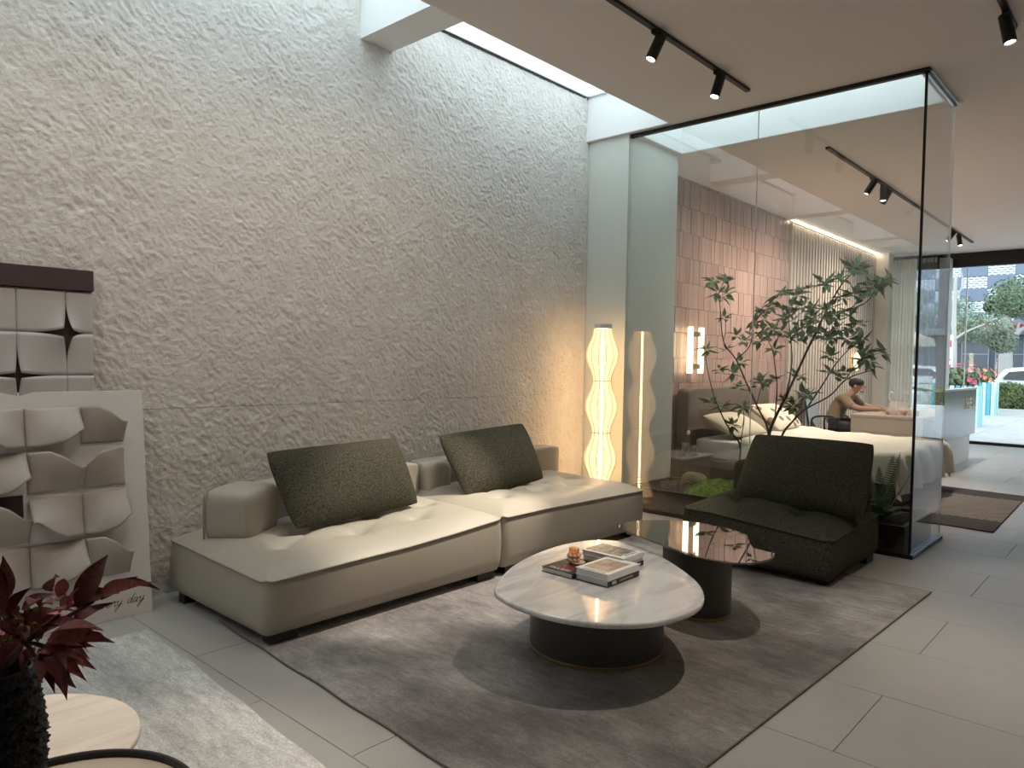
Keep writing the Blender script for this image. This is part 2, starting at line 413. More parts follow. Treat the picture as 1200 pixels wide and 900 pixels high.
track(-.6, 5.46, 2.515, [(-.3, (.2, 4.3, 1.1), W*.17, 130), (.65, (.62, 2.2, .4), W*1.0, 40), (1.35, (1.6, 4.3, 1.1), W*.19, 130), (2.9, (3.1, 4.3, 1.1), W*.17, 130), (4.13, (3.0, 3.38, .3), W*2.9, 34), (4.98, (4.0, 3.0, .2), W*1.2, 42)],  # heads before the last pair are unseen, added to brighten wall and foreground
      'long black track light with two downward spots and added unseen heads beside the skylight strip over the coffee tables')
track(2.0, 5.5, .80, [(5.22, (5.0, .1, 0), W*.5, 60), (3.2, (3.0, 1.2, .0), W*.75, 70)], 'short black track light over the bare tiled walkway beside the large rug')
track(7.37, 14.4, 2.565, [(8.85, (8.4, 4.0, 1.0), W*1.15, 125), (9.25, (8.8, 2.4, .2), W, 70), (9.45, (10.2, 4.2, 1.0), W*1.5, 125), (12.9, (12.4, 4.2, 1.0), W*1.9, 125), (13.35, (13.0, 2.0, .6), W*.7, 60)],
      'black track light with a row of spots running over the bed and the desk')
# smoke detector and air grille
o = tag(MB().lathe([(0, 0), (.05, 0), (.055, -.02), (.045, -.04), (.02, -.05), (0, -.05)], (7.15, 3.62, ZC), 20).build('smoke_detector', M_white, smooth=True), 'small white round smoke detector on the bedroom ceiling by the tiled wall', 'smoke detector')
g = thing('air_grille', (14.3, 3.75, ZC), 'thin white air grille in the ceiling above the slatted wall', 'vent')
MB().box(14.0, 14.6, 3.6, 3.9, ZC-.012, ZC).build('frame', M_white, g)
for i in range(6): MB().box(14.03, 14.57, 3.635+i*.045, 3.65+i*.045, ZC-.017, ZC-.012).build('slat', mat('grille_slat', (.5, .5, .48), .5), g)

# pleated floor lamp
LX, LY = 5.535, 3.885
lamp = thing('floor_lamp', (LX, LY, 0), 'tall wavy pleated floor lamp glowing warm between beige sofa and pier', 'lamp')
MB().lathe([(0, 0), (.11, 0), (.11, .018), (.02, .03), (.012, .05), (.012, .1), (0, .1)], (LX, LY, 0), 28).build('base', M_white, lamp, smooth=False)
N = NT('pleated_shade'); N.n.remove(N.p)
df = N.node('ShaderNodeBsdfDiffuse', ins={'Color': (.74, .66, .53, 1)}); tl = N.node('ShaderNodeBsdfTranslucent', ins={'Color': (.80, .66, .46, 1)})
m1 = N.node('ShaderNodeMixShader', ins={0: .6}); N.link(df.outputs[0], m1.inputs[1]); N.link(tl.outputs[0], m1.inputs[2])
em = N.node('ShaderNodeEmission', ins={'Color': (1, .76, .47, 1), 'Strength': .32}); a = N.node('ShaderNodeAddShader'); N.link(m1.outputs[0], a.inputs[0]); N.link(em.outputs[0], a.inputs[1]); N.link(a.outputs[0], N.out.inputs[0])
M_shade = N.m
ZL0, ZL1 = .07, 1.70; per = .478
def lr(z): return .119+.033*math.cos(2*math.pi*(z-1.70+per/2)/per)
npl = 13
fin = MB()
for i in range(npl):
    a = 2*math.pi*(i+.5)/npl+math.atan2(-LY, -LX); ca, sa = math.cos(a), math.sin(a); fin = MB(); V = []; n = 68
    for j in range(n+1):
        z = lerp(ZL0, ZL1, j/n); r_ = lr(z)
        for rr_, th in ((.022, .0012), (r_-.004, .0012), (r_, .0022)):
            for sg in (-1, 1): V.append((LX+rr_*ca-sg*th*sa, LY+rr_*sa+sg*th*ca, z))
    F = []
    for j in range(n):
        o0, o1 = 6*j, 6*(j+1)
        F += [(o0, o0+2, o1+2, o1), (o0+2, o0+4, o1+4, o1+2), (o0+4, o0+5, o1+5, o1+4), (o0+5, o0+3, o1+3, o1+5), (o0+3, o0+1, o1+1, o1+3), (o0+1, o0, o1, o1+1)]
    fo = fin.add(V, F).build('fin', M_shade, lamp, recalc=False)
    MB().tube([(LX+lr(z)*ca, LY+lr(z)*sa, z) for z in (lerp(ZL0, ZL1, j/60) for j in range(61))], .0028, 6).build('fin_shadow_line', mat('amber_shadow_line', (.72, .54, .32), .5), fo)  # darker strip on each rim paints in the shadow lines between fins
for k_ in range(1, 4):
    zb = ZL1-per*k_
    MB().lathe([(.060, zb-.003), (lr(zb)+.001, zb-.003), (lr(zb)+.001, zb+.003), (.060, zb+.003), (.060, zb-.003)], (LX, LY, 0), 28).build('ring', mat('lamp_ring', (.7, .6, .45), .5), lamp)
MB().lathe([(0, ZL1+.004), (.082, ZL1+.004), (.082, ZL1+.042), (.078, ZL1+.045), (0, ZL1+.045)], (LX, LY, 0), 28).build('cap', M_white, lamp)
MB().lathe([(0, ZL0+.03), (.014, ZL0+.03), (.014, ZL1), (0, ZL1)], (LX, LY, 0), 12).build('light_tube', emitmat('lamp_tube', (1, .76, .46), 15), lamp)

# bedside wall light: two glowing tubes on a bracket
wl = thing('wall_lamp', (7.78, YT, 1.55), 'wall light of two glowing vertical tubes on the rose tiled wall', 'lamp')
M_tube = emitmat('glow_tube', (1, .84, .55), 3.2)
for x in (7.66, 7.92):
    MB().lathe([(0, 0), (.028, 0), (.032, .006), (.032, .534), (.028, .54), (0, .54)], (x, YT-.10, 1.28), 20).build('tube', M_tube, wl, smooth=False)
for z in (1.36, 1.74):
    MB().box(7.66, 7.92, YT-.115, YT-.085, z-.03, z+.03).box(7.77, 7.81, YT-.10, YT-.004, z-.02, z+.02).build('bracket', mat('brass', (.55, .40, .17), .3, metal=1), wl)
# round disc sconce on the slats
rs = thing('wall_sconce', (13.72, YT-.05, 1.48), 'round brass ring sconce mounted on the vertical slats', 'lamp')
Mr = Matrix.Translation((13.72, YT-.10, 1.48)) @ Matrix.Rotation(R(90), 4, 'X')
MB().lathe([(.05, -.01), (.155, -.012), (.165, 0), (.155, .012), (.05, .01)], n=36).xf(Mr).build('ring_disc', emitmat('sconce_glow', (1, .78, .45), 1.1), rs, smooth=True)
MB().lathe([(0, -.06), (.045, -.06), (.05, -.015), (.05, .03), (0, .035)], n=24).xf(Mr).build('hub', MATS['brass'], rs, smooth=True)

# ================================================================ RUGS
def rugmat(name, c1, c2, c3, streak=(2.2, .35, 1), seed=0, rot=0):
    N = NT(name); p = N.p; tc = N.node('ShaderNodeTexCoord')
    def nz(scale, st, det=6, rough=.65, loc=0):
        mp = N.node('ShaderNodeMapping'); mp.inputs['Scale'].default_value = st; mp.inputs['Location'].default_value = (seed+loc, seed, 0); mp.inputs['Rotation'].default_value = (0, 0, rot)
        N.link(tc.outputs['Object'], mp.inputs[0])
        n = N.node('ShaderNodeTexNoise', ins={'Scale': scale, 'Detail': det, 'Roughness': rough}); N.link(mp.outputs[0], n.inputs['Vector']); return n
    big = nz(1.6, streak); fine = nz(10, (3.2, .8, 1), 6, .75, 7); dots = nz(150, (1, .55, 1), 2, .5, 3)
    r1 = N.node('ShaderNodeValToRGB'); e = r1.color_ramp.elements
    e[0].position = .36; e[0].color = (*c2, 1); e[1].position = .64; e[1].color = (*c1, 1); x = e.new(.5); x.color = (*c3, 1)
    N.link(big.outputs[0], r1.inputs[0])
    mr = N.node('ShaderNodeMapRange', ins={1: .3, 2: .7, 3: .66, 4: 1.3}); N.link(fine.outputs[0], mr.inputs[0])
    md = N.node('ShaderNodeMapRange', ins={1: .3, 2: .7, 3: .8, 4: 1.2}); N.link(dots.outputs[0], md.inputs[0])
    mm = N.node('ShaderNodeMath', operation='MULTIPLY'); N.link(mr.outputs[0], mm.inputs[0]); N.link(md.outputs[0], mm.inputs[1])
    vm = N.node('ShaderNodeVectorMath', operation='SCALE'); N.link(r1.outputs[0], vm.inputs[0]); N.link(mm.outputs[0], vm.inputs['Scale'])
    N.link(vm.outputs[0], p.inputs['Base Color']); p.inputs['Roughness'].default_value = .75; p.inputs['Sheen Weight'].default_value = .25; p.inputs['Specular IOR Level'].default_value = .25
    b = N.node('ShaderNodeBump', ins={'Strength': .5, 'Distance': .004}); N.link(dots.outputs[0], b.inputs['Height']); N.link(b.outputs[0], p.inputs['Normal'])
    MATS[name] = N.m; return N.m
def rug(name, c, m, edge, th, label, waves=.004):
    t = thing(name, (sum(q[0] for q in c)/4, sum(q[1] for q in c)/4, 0), label, 'rug')
    def f(u, v):
        a = Vector((*c[0], 0)).lerp(Vector((*c[1], 0)), u); b_ = Vector((*c[3], 0)).lerp(Vector((*c[2], 0)), u); q = a.lerp(b_, v)
        w_ = waves*(math.sin(u*23+v*5)+math.sin(v*31+2)) ; q.x += w_*(1 if v in (0, 1) or u in (0, 1) else .5); q.z = th*(.92+.08*math.sin(u*17)*math.sin(v*13)); return q
    mb = MB(); nu, nv = 60, 48; mb.grid(f, nu, nv)
    rim = [i*nv for i in range(nu)]+[(nu-1)*nv+j for j in range(1, nv)]+[i*nv+nv-1 for i in range(nu-2, -1, -1)]+[j for j in range(nv-2, 0, -1)]
    base = len(mb.V); mb.V += [(mb.V[i][0], mb.V[i][1], .0008) for i in rim]; n = len(rim)
    mb.F += [(rim[i], rim[(i+1) % n], base+(i+1) % n, base+i) for i in range(n)]+[tuple(range(base, base+n))]
    mb.build('pile', m, t, smooth=False)
    pts = [Vector(mb.V[i]) for i in rim]; e = MB().tube([(q.x, q.y, th*.5) for q in pts], th*.46, 6, closed=True)
    e.build('bound_edge', edge, t, smooth=True); return t
M_rug = rugmat('vintage_rug', (.34, .325, .31), (.115, .105, .103), (.215, .20, .19), streak=(1.3, .8, 1))
M_rug2 = rugmat('pale_grey_rug', (.66, .655, .63), (.40, .40, .385), (.54, .535, .515), seed=11)
rug('area_rug', [(1.64, 1.165), (5.085, 1.055), (5.20, 3.66), (1.79, 3.66)], M_rug, mat('rug_binding', (.16, .135, .115), .8), .011, 'large mottled grey brown vintage rug under the marble coffee table')
rug('area_rug', [(-1.2, 1.15), (1.34, 1.10), (1.475, 3.785), (-1.05, 3.73)], M_rug2, mat('rug_binding_pale', (.5, .5, .49), .8), .009, 'pale silver grey rug beside the leaning relief panel')

# ================================================================ SEATING
M_leather = mat('beige_leather', (.42, .385, .315), .42, spec=.45, var=.06, vscale=4, bump=.10, bscale=260, bdist=.002)
M_pipe = mat('beige_piping', (.33, .30, .24), .5)
def greenmat():
    N = NT('olive_boucle'); p = N.p; tc = N.node('ShaderNodeTexCoord')
    n1 = N.node('ShaderNodeTexNoise', ins={'Scale': 150, 'Detail': 3, 'Roughness': .7}); N.link(tc.outputs['Object'], n1.inputs['Vector'])
    n2 = N.node('ShaderNodeTexNoise', ins={'Scale': 9, 'Detail': 3}); N.link(tc.outputs['Object'], n2.inputs['Vector'])
    rp = N.node('ShaderNodeValToRGB'); e = rp.color_ramp.elements; e[0].position = .36; e[1].position = .66
    e[0].color = (.022, .023, .016, 1); e[1].color = (.12, .113, .082, 1); N.link(n1.outputs[0], rp.inputs[0]); N.link(rp.outputs[0], p.inputs['Base Color'])
    p.inputs['Roughness'].default_value = .95; p.inputs['Specular IOR Level'].default_value = .05
    b = N.node('ShaderNodeBump', ins={'Strength': .8, 'Distance': .006}); N.link(n1.outputs[0], b.inputs['Height']); N.link(b.outputs[0], p.inputs['Normal'])
    return N.m
M_green = greenmat(); MATS['olive_boucle'] = M_green
M_gpipe = mat('olive_piping', (.035, .035, .024), .85)
M_foot = mat('black_foot', (.015, .014, .013), .5)
def seat_module(t, x0, x1, y0, y1, zb, seam, dome, tufts, m, mp, bulge=.012, feet=(), edge=.20, fh=.055):
    nu, nv = 64, 48
    def rnd(u, v):                          # soft plan corners
        x, y = lerp(x0, x1, u), lerp(y0, y1, v); rc = .045
        ax, ay = min(x-x0, x1-x), min(y-y0, y1-y)
        if ax < rc and ay < rc:
            q = Vector((rc-ax, rc-ay)); m_ = max(q.x, q.y)
            if q.length > 1e-6:
                s = m_/q.length; nx, ny = rc-q.x*s, rc-q.y*s
                x = x0+nx if x-x0 < x1-x else x1-nx; y = y0+ny if y-y0 < y1-y else y1-ny
        return x, y
    def f(u, v):
        u = .5-.5*math.cos(math.pi*u)*(1) if False else u
        uu, vv = (u+.0*u), v
        x, y = rnd(uu, vv); d = min(x-x0, x1-x, y-y0, y1-y)
        e = max(0, min(1, d/edge)); h = dome*(1-(1-e)**2.2)
        for (tx, ty) in tufts:
            r2 = ((x-tx)/.16)**2+((y-ty)/.13)**2; h -= .050*math.exp(-r2*3.2)*e
            h -= .016*(math.exp(-((y-ty-.25*(x-tx))/.022)**2-((x-tx)/.16)**2)+math.exp(-((x-tx)/.022)**2-((y-ty)/.13)**2))*e
        h += .006*pn(x*5, y*5)*e
        return Vector((x, y, seam(x, y)+h))
    mb = MB().grid(f, nu, nv); seat = mb.build('seat', m, t, smooth=True)
    rim = [(i/(nu-1), 0) for i in range(nu)]+[(1, j/(nv-1)) for j in range(1, nv)]+[(i/(nu-1), 1) for i in range(nu-2, -1, -1)]+[(0, j/(nv-1)) for j in range(nv-2, 0, -1)]
    P = [f(*q) for q in rim]; c = Vector(((x0+x1)/2, (y0+y1)/2, 0)); n = len(P)
    NR = [ (Vector((P[(i+2) % n].y-P[i-2].y, -(P[(i+2) % n].x-P[i-2].x), 0))).normalized() for i in range(n)]
    rows = 9; sb = MB(); V = []
    for j in range(rows):
        s = j/(rows-1)
        for q, nn in zip(P, NR):
            bl = bulge*math.sin(math.pi*min(1, s*1.0))**.8 - (.012*max(0, s-.88)/.12)
            V.append(Vector((q.x, q.y, lerp(q.z, zb, s)))+nn*bl)
    F = [(j*n+i, j*n+(i+1) % n, (j+1)*n+(i+1) % n, (j+1)*n+i) for j in range(rows-1) for i in range(n)]+[tuple(range((rows-1)*n, rows*n))]
    sb.add(V, F); body = sb.build('base', m, t, smooth=True)
    MB().tube([q+nn*.004 for q, nn in zip(P, NR)], .0058, 6, closed=True).build('piping', mp, t, smooth=True)
    for (fx, fy, fz) in feet:
        MB().box(fx-.075, fx+.075, fy-.035, fy+.035, fz, zb+.004).build('foot', M_foot, t, bev=.004)
    return t
def pillow(name, cs, th, m, label, cat='pillow', group=None, pipe=None, sag=.02, pinch=.0, parent=None):
    """cs: bottom-left, bottom-right, top-right, top-left corners"""
    cs = [Vector(q) for q in cs]; nrm = (cs[1]-cs[0]).cross(cs[3]-cs[0]).normalized()
    def surf(sg):
        def f(u, v):
            a, b_ = 2*u-1, 2*v-1
            a, b_ = math.sin(a*math.pi/2), math.sin(b_*math.pi/2)
            pu = .5+.5*a*math.sqrt(1-.04*b_**8)*(1+.015*(1-b_*b_)); pv = .5+.5*b_*math.sqrt(1-.06*a**8)*(1+.02*(1-a*a))
            q = cs[0].lerp(cs[1], pu).lerp(cs[3].lerp(cs[2], pu), pv)
            k = max(0, (1-abs(a)**4))*max(0, (1-abs(b_)**2.8))
            wr = .006*pn(u*7+cs[0].x*3, v*5)*k
            q = q+nrm*(sg*(th/2*k**.62)+wr); q.z -= sag*(1-abs(a)**2)*max(0, b_)*.35
            return q
        return f
    mb = MB(); mb.grid(surf(1), 30, 20); mb.grid(surf(-1), 30, 20)
    c = sum(cs, Vector())/4; c.z = min(q.z for q in cs)
    t = thing(name, c, label, cat, group)
    mb.build('cover', m, t, smooth=True)
    if pipe:
        f = surf(0); R_ = [(i/29, 0) for i in range(30)]+[(1, j/19) for j in range(1, 20)]+[(i/29, 1) for i in range(28, -1, -1)]+[(0, j/19) for j in range(18, 0, -1)]
        MB().tube([f(*q) for q in R_], .006, 6, closed=True).build('piping', pipe, t, smooth=True)
    return t

# --- beige modular sofa
SX0, SX1, SX2, SY0, SY1 = 1.755, 3.402, 5.085, 3.13, 4.19
def seamz(x, y):
    b = interp(x, [1.755, 2.27, 2.63, 2.96, 3.40, 3.84, 4.43, 5.08], [.322, .336, .342, .358, .386, .388, .376, .362]); return b+.02*min(1, (y-SY0)/.9)
tg = 'modules of the beige sofa'
s1 = thing('sofa_module', (2.58, 3.66, 0), 'beige leather sofa module with turned end bolster beside the leaning panels', 'sofa', tg)
seat_module(s1, SX0, SX1-.004, SY0, SY1, .062, seamz, .062, [(2.05, 3.50), (2.50, 3.46), (2.95, 3.46), (2.25, 3.68), (2.75, 3.68), (3.2, 3.66)], M_leather, M_pipe,
            feet=[(1.87, 3.19, .0125), (1.85, 4.08, 0), (3.28, 3.19, .0125), (3.28, 4.1, 0)])
s2 = thing('sofa_module', (4.24, 3.66, 0), 'beige leather sofa module beside the glowing floor lamp', 'sofa', tg)
seat_module(s2, SX1+.004, SX2, SY0, SY1, .062, seamz, .062, [(3.72, 3.46), (4.15, 3.46), (4.58, 3.46), (3.95, 3.68), (4.40, 3.68), (4.8, 3.66)], M_leather, M_pipe,
            feet=[(3.53, 3.19, .0125), (3.53, 4.1, 0), (4.96, 3.19, .0125), (4.96, 4.1, 0)])
def bolster(t, c, half, rot, name='backrest', e=.32, lean=0, m=M_leather, pipe=True):
    M = Matrix.Rotation(rot, 3, 'Z') @ Matrix.Rotation(lean, 3, 'X')
    MB().sell(c, half, e, 22, M).build(name, m, t, smooth=True)
bolster(s1, (2.95-.02, 4.085, .505), (.515, .095, .145), 0, e=.16)
bolster(s1, (2.335-.02, 4.06, .50), (.15, .10, .135), R(20), e=.3)
bolster(s2, (4.24+.04, 4.085, .515), (.80, .09, .135), 0, e=.14)
bolster(s2, (3.60, 4.0, .515), (.125, .07, .135), R(6), e=.5)
# turned end bolster
Ma = Matrix.Rotation(R(31), 3, 'Z')
ac = Vector((1.953, 3.674, 0))+Ma @ Vector((.185, .145, .515))
MB().sell(ac, (.185, .15, .15), .36, 24, Ma, ez=.42).build('armrest', M_leather, s1, smooth=True)
cr = [ac+Ma @ Vector((x, .12, z)) for x, z in ((-.182, -.13), (-.186, 0), (-.182, .10), (-.15, .135), (-.05, .146))]
MB().tube(catmull(cr, 6), .004, 6).build('arm_piping', M_pipe, s1, smooth=True)

pillow('scatter_cushion', [(2.20, 3.60, .425), (3.10, 3.60, .455), (3.11, 3.86, .865), (2.15, 3.85, .845)], .17, M_green, 'olive boucle lumbar cushion leaning beside the turned end bolster', 'cushion', 'olive cushions')
pillow('scatter_cushion', [(3.54, 3.60, .435), (4.38, 3.60, .475), (4.41, 3.86, .895), (3.48, 3.85, .855)], .17, M_green, 'olive boucle lumbar cushion leaning on the sofa module near the floor lamp', 'cushion', 'olive cushions')

# --- olive armchair
AC = (4.655, 5.655, 1.525, 2.545)
def seama(x, y): return .302+.065*min(1, max(0, (y-1.525)/.8))+.03*min(1, max(0, (x-4.655)/.8))
ch = thing('armless_chair', (5.155, 2.06, 0), 'low olive boucle armless lounge chair in front of the glass box', 'chair')
seat_module(ch, *AC, .055, seama, .065, [(5.0, 1.85), (5.0, 2.28), (5.25, 2.06)], M_green, M_gpipe, bulge=.015,
            feet=[(4.80, 1.60, .0125), (4.80, 2.52, .0125), (5.56, 1.58, 0), (5.56, 2.54, 0)])
MB().sell((5.54, 2.06, .50), (.085, .50, .155), .3, 22).build('backrest', M_green, ch, smooth=True)
pillow('scatter_cushion', [(5.10, 2.37, .40), (5.10, 1.47, .40), (5.36, 1.49, .865), (5.36, 2.33, .865)], .20, M_green, 'big olive boucle back cushion propped on the low armless chair', 'cushion', pipe=M_gpipe, sag=.01)

# ================================================================ TABLES
N = NT('white_marble'); p = N.p; tc = N.node('ShaderNodeTexCoord'); mp = N.node('ShaderNodeMapping'); mp.inputs['Rotation'].default_value = (0, 0, .9); mp.inputs['Scale'].default_value = (1, 3.2, 1)
N.link(tc.outputs['Object'], mp.inputs[0])
n1 = N.node('ShaderNodeTexNoise', ins={'Scale': 2.2, 'Detail': 9, 'Roughness': .62, 'Distortion': 1.2}); N.link(mp.outputs[0], n1.inputs['Vector'])
rp = N.node('ShaderNodeValToRGB'); e = rp.color_ramp.elements; e[0].position = .40; e[0].color = (.60, .59, .575, 1); e[1].position = .56; e[1].color = (.80, .79, .77, 1)
N.link(n1.outputs[0], rp.inputs[0]); N.link(rp.outputs[0], p.inputs['Base Color']); p.inputs['Roughness'].default_value = .07; p.inputs['Coat Weight'].default_value = .6; p.inputs['Coat Roughness'].default_value = .03
M_marble = N.m
M_drum = mat('dark_bronze_leather', (.075, .067, .060), .42, spec=.5, bump=.05, bscale=300)
M_brass = MATS['brass']
def slab(mb, out, z0, z1, ch_):
    """rounded-edge slab from a closed outline"""
    n = len(out); c = sum((Vector((*q, 0)) for q in out), Vector())/n
    prof = [(-ch_, z0), (-ch_*.3, z0+ch_*.35), (0, z0+ch_), (0, z1-ch_*.6), (-ch_*.25, z1-ch_*.18), (-ch_*.7, z1)]
    V = []
    for d, z in prof:
        for q in out:
            v = Vector((*q, 0))-c; L = v.length; v = c+v*((L+d)/L); V.append((v.x, v.y, z))
    F = [(j*n+i, j*n+(i+1) % n, (j+1)*n+(i+1) % n, (j+1)*n+i) for j in range(len(prof)-1) for i in range(n)]
    F += [tuple(range(n))[::-1], tuple(range((len(prof)-1)*n, len(prof)*n))]
    return mb.add(V, F)
def oval(cx, cy, a, b_, rot, n=48): return [(cx+a*math.cos(t)*math.cos(rot)-b_*math.sin(t)*math.sin(rot), cy+a*math.cos(t)*math.sin(rot)+b_*math.sin(t)*math.cos(rot)) for t in (2*math.pi*i/n for i in range(n))]
ZT1 = .36
T1 = [(2.377, 2.236), (2.545, 2.345), (2.74, 2.441), (2.986, 2.505), (3.23, 2.522), (3.41, 2.486), (3.515, 2.41), (3.546, 2.29), (3.509, 2.141), (3.407, 1.956), (3.286, 1.786), (3.15, 1.631), (3.0, 1.52), (2.849, 1.461), (2.70, 1.458), (2.55, 1.495), (2.43, 1.58), (2.34, 1.70), (2.293, 1.86), (2.295, 2.03), (2.325, 2.145)]
out1 = [(q.x, q.y) for q in catmull([(x, y, 0) for x, y in T1], 4, closed=True)]
ct = thing('coffee_table', (2.92, 2.06, 0), 'pebble-shaped white marble coffee table on a dark drum base', 'table')
slab(MB(), out1, ZT1-.028, ZT1, .012).build('marble_top', M_marble, ct, smooth=False)
def drum(t, out, z0, z1):
    slab(MB(), out, z0+.014, z1, .002).build('drum_base', M_drum, t, smooth=False)
    n = len(out); cx = sum(q[0] for q in out)/n; cy = sum(q[1] for q in out)/n
    slab(MB(), [(cx+(x-cx)*1.006, cy+(y-cy)*1.006) for x, y in out], z0, z0+.014, .002).build('brass_foot_ring', M_brass, t)
drum(ct, oval(2.925, 2.055, .33, .325, 0, 64), .0125, ZT1-.028)
T2 = [(3.62, 2.395), (3.72, 2.415), (3.834, 2.38), (3.938, 2.302), (4.02, 2.176), (4.051, 2.027), (4.016, 1.856), (3.899, 1.651), (3.745, 1.51), (3.592, 1.454), (3.447, 1.47), (3.358, 1.544), (3.335, 1.666), (3.365, 1.835), (3.432, 2.03), (3.50, 2.22), (3.552, 2.335)]
out2 = [(q.x, q.y) for q in catmull([(x, y, 0) for x, y in T2], 4, closed=True)]
st = thing('side_table', (3.75, 1.93, 0), 'smoked glass oval side table on a dark drum base beside the marble table', 'table')
M_smoke = glassmat('smoked_glass', (.46, .43, .40), .11)
slab(MB(), out2, .418, .430, .004).build('glass_top', M_smoke, st, smooth=False)
drum(st, oval(3.735, 1.945, .21, .185, R(55), 56), .0125, .417)

# --- books, glass and coaster
M_pages = mat('book_pages', (.72, .70, .66), .7, bump=.3, bscale=(300), vstretch=(.05, .05, 8))
def book(x0, x1, y0, y1, z0, z1, cover, label, spine='x1', plate=None, group='art books on the marble table', marks=()):
    t = thing('art_book', ((x0+x1)/2, (y0+y1)/2, z0), label, 'book', group); c = .0028
    mb = MB().box(x0, x1, y0, y1, z0, z0+c).box(x0, x1, y0, y1, z1-c, z1)
    if spine == 'x1': mb.box(x1-c, x1, y0, y1, z0+c, z1-c); pg = (x0+.004, x1-c, y0+.004, y1-.004)
    elif spine == 'y0': mb.box(x0, x1, y0, y0+c, z0+c, z1-c); pg = (x0+.004, x1-.004, y0+c, y1-.004)
    cv_ = mb.build('cover', cover, t)
    MB().box(*pg, z0+c, z1-c).build('pages', M_pages, t)
    if plate: MB().box(plate[0], plate[1], plate[2], plate[3], z1-.0002, z1+.0006).build('cover_picture', plate[4], cv_)
    for (m, boxes) in marks:
        k = MB()
        for b_ in boxes: k.box(*b_)
        k.build('lettering', m, cv_)
    return t
M_bk = mat('black_cover', (.013, .012, .014), .35); M_wc = mat('white_cover', (.80, .77, .73), .4); M_cc = mat('cream_cover', (.74, .66, .54), .45)
M_ph1 = mat('sepia_photo', (.17, .12, .10), .35, col2=(.42, .36, .32), vscale=14); M_ph2 = mat('mono_photo', (.40, .38, .37), .35, col2=(.09, .085, .08), vscale=22, vstretch=(1, 2.5, 1), detail=8, lo=.42, hi=.6)
M_redprint = mat('red_print', (.40, .02, .045), .4); M_wprint = mat('white_print', (.8, .8, .8), .4); M_gprint = mat('grey_print', (.42, .38, .34), .5)
zt = ZT1
def letters(x0, y0, z, dirx, w_, h_, n, seedv, th=.0025):
    """row of small block letters lying flat; dirx False = row runs along y"""
    rnd = random.Random(seedv); L = []
    for i in range(n):
        o = i*w_
        strokes_ = [(0, .2, 0, 1)]
        if rnd.random() < .7: strokes_.append((.55, .75, 0, 1))
        if rnd.random() < .6: strokes_.append((0, .7, .8, 1))
        if rnd.random() < .6: strokes_.append((0, .7, .4, .6))
        if rnd.random() < .5: strokes_.append((0, .7, 0, .2))
        for a, b_, c, d in strokes_:
            if dirx: L.append((x0+o+a*w_, x0+o+b_*w_, y0+c*h_, y0+d*h_, z-.0002, z+.0006))
            else: L.append((x0+c*h_, x0+d*h_, y0-o-b_*w_, y0-o-a*w_, z-.0002, z+.0006))
    return L
zA = zt+.026
book(2.752, 3.002, 2.078, 2.268, zt, zA, M_bk, 'black art book lying flat under the small amber tumbler', 'y0',
     marks=[(M_wprint, letters(2.772, 2.235, zA, False, .022, .022, 6, 5)), (M_redprint, [(2.803, 2.812, 2.13, 2.215, zA-.0002, zA+.0006), (2.818, 2.832, 2.12, 2.19, zA-.0002, zA+.0006), (2.84, 2.85, 2.14, 2.2, zA-.0002, zA+.0006)])])
zB = zt+.030
book(2.766, 3.030, 1.882, 2.070, zt, zB, M_bk, 'black art book under the white book with sepia cover photo', 'y0',
     marks=[(M_wprint, [(2.80+i*.012, 2.808+i*.012, 1.8812, 1.8822, zt+.008, zt+.022) for i in range(3)]), (M_gprint, [(2.86+i*.013, 2.869+i*.013, 1.8812, 1.8822, zt+.01, zt+.02) for i in range(9)])])
book(2.760, 3.026, 1.879, 2.066, zB, zB+.032, M_wc, 'white art book with sepia cover photo, topmost of its pile', 'y0', (2.80, 2.985, 1.905, 2.045, M_ph1),
     marks=[(M_gprint, letters(2.770, 2.035, zB+.032, False, .012, .012, 11, 8))])
book(3.030, 3.214, 1.972, 2.216, zt, zt+.024, M_bk, 'black art book, lowest of the pile of three', 'y0',
     marks=[(M_wprint, [(3.12, 3.185, 1.9712, 1.9722, zt+.007, zt+.017)])])
book(3.026, 3.208, 1.974, 2.222, zt+.024, zt+.044, M_cc, 'cream art book in the middle of the pile of three', 'y0')
book(3.018, 3.206, 1.966, 2.222, zt+.044, zt+.070, M_wc, 'white art book with black and white cover photo, topmost of three', 'y0', (3.045, 3.195, 2.005, 2.215, M_ph2),
     marks=[(M_gprint, letters(3.07, 1.985, zt+.070, True, .011, .010, 9, 12))])
co = tag(MB().lathe([(0, 0), (.038, 0), (.041, .003), (.040, .0045), (0, .004)], (2.928, 2.182, zA+.0008), 32).build('coaster', mat('pale_gold_coaster', (.75, .60, .38), .35, metal=.3), smooth=True), 'thin round pale gold coaster on the black book', 'coaster')
cup = thing('tumbler', (2.915, 2.193, zA+.006), 'small amber bubble-sided tumbler on the black book', 'glass')
M_amber = glassmat('amber_glass', (.93, .70, .52), .08)
zc = zA+.0054
MB().lathe([(.0, 0), (.024, 0), (.026, .002), (.026, .070), (.0245, .070), (.0245, .004), (0, .004)], (2.915, 2.193, zc), 24).build('bowl', M_amber, cup, smooth=True)
M_ambs = mat('amber_bubble', (.85, .56, .38), .12, coat=.5)
for lv in range(2):
    for i in range(8):
        a = 2*math.pi*(i+.5*0)/8
        MB().sell((2.915+.0265*math.cos(a), 2.193+.0265*math.sin(a), zc+.012+lv*.021), (.0105, .0105, .0105), 1, 8).build('bubble', M_ambs, cup, smooth=True)

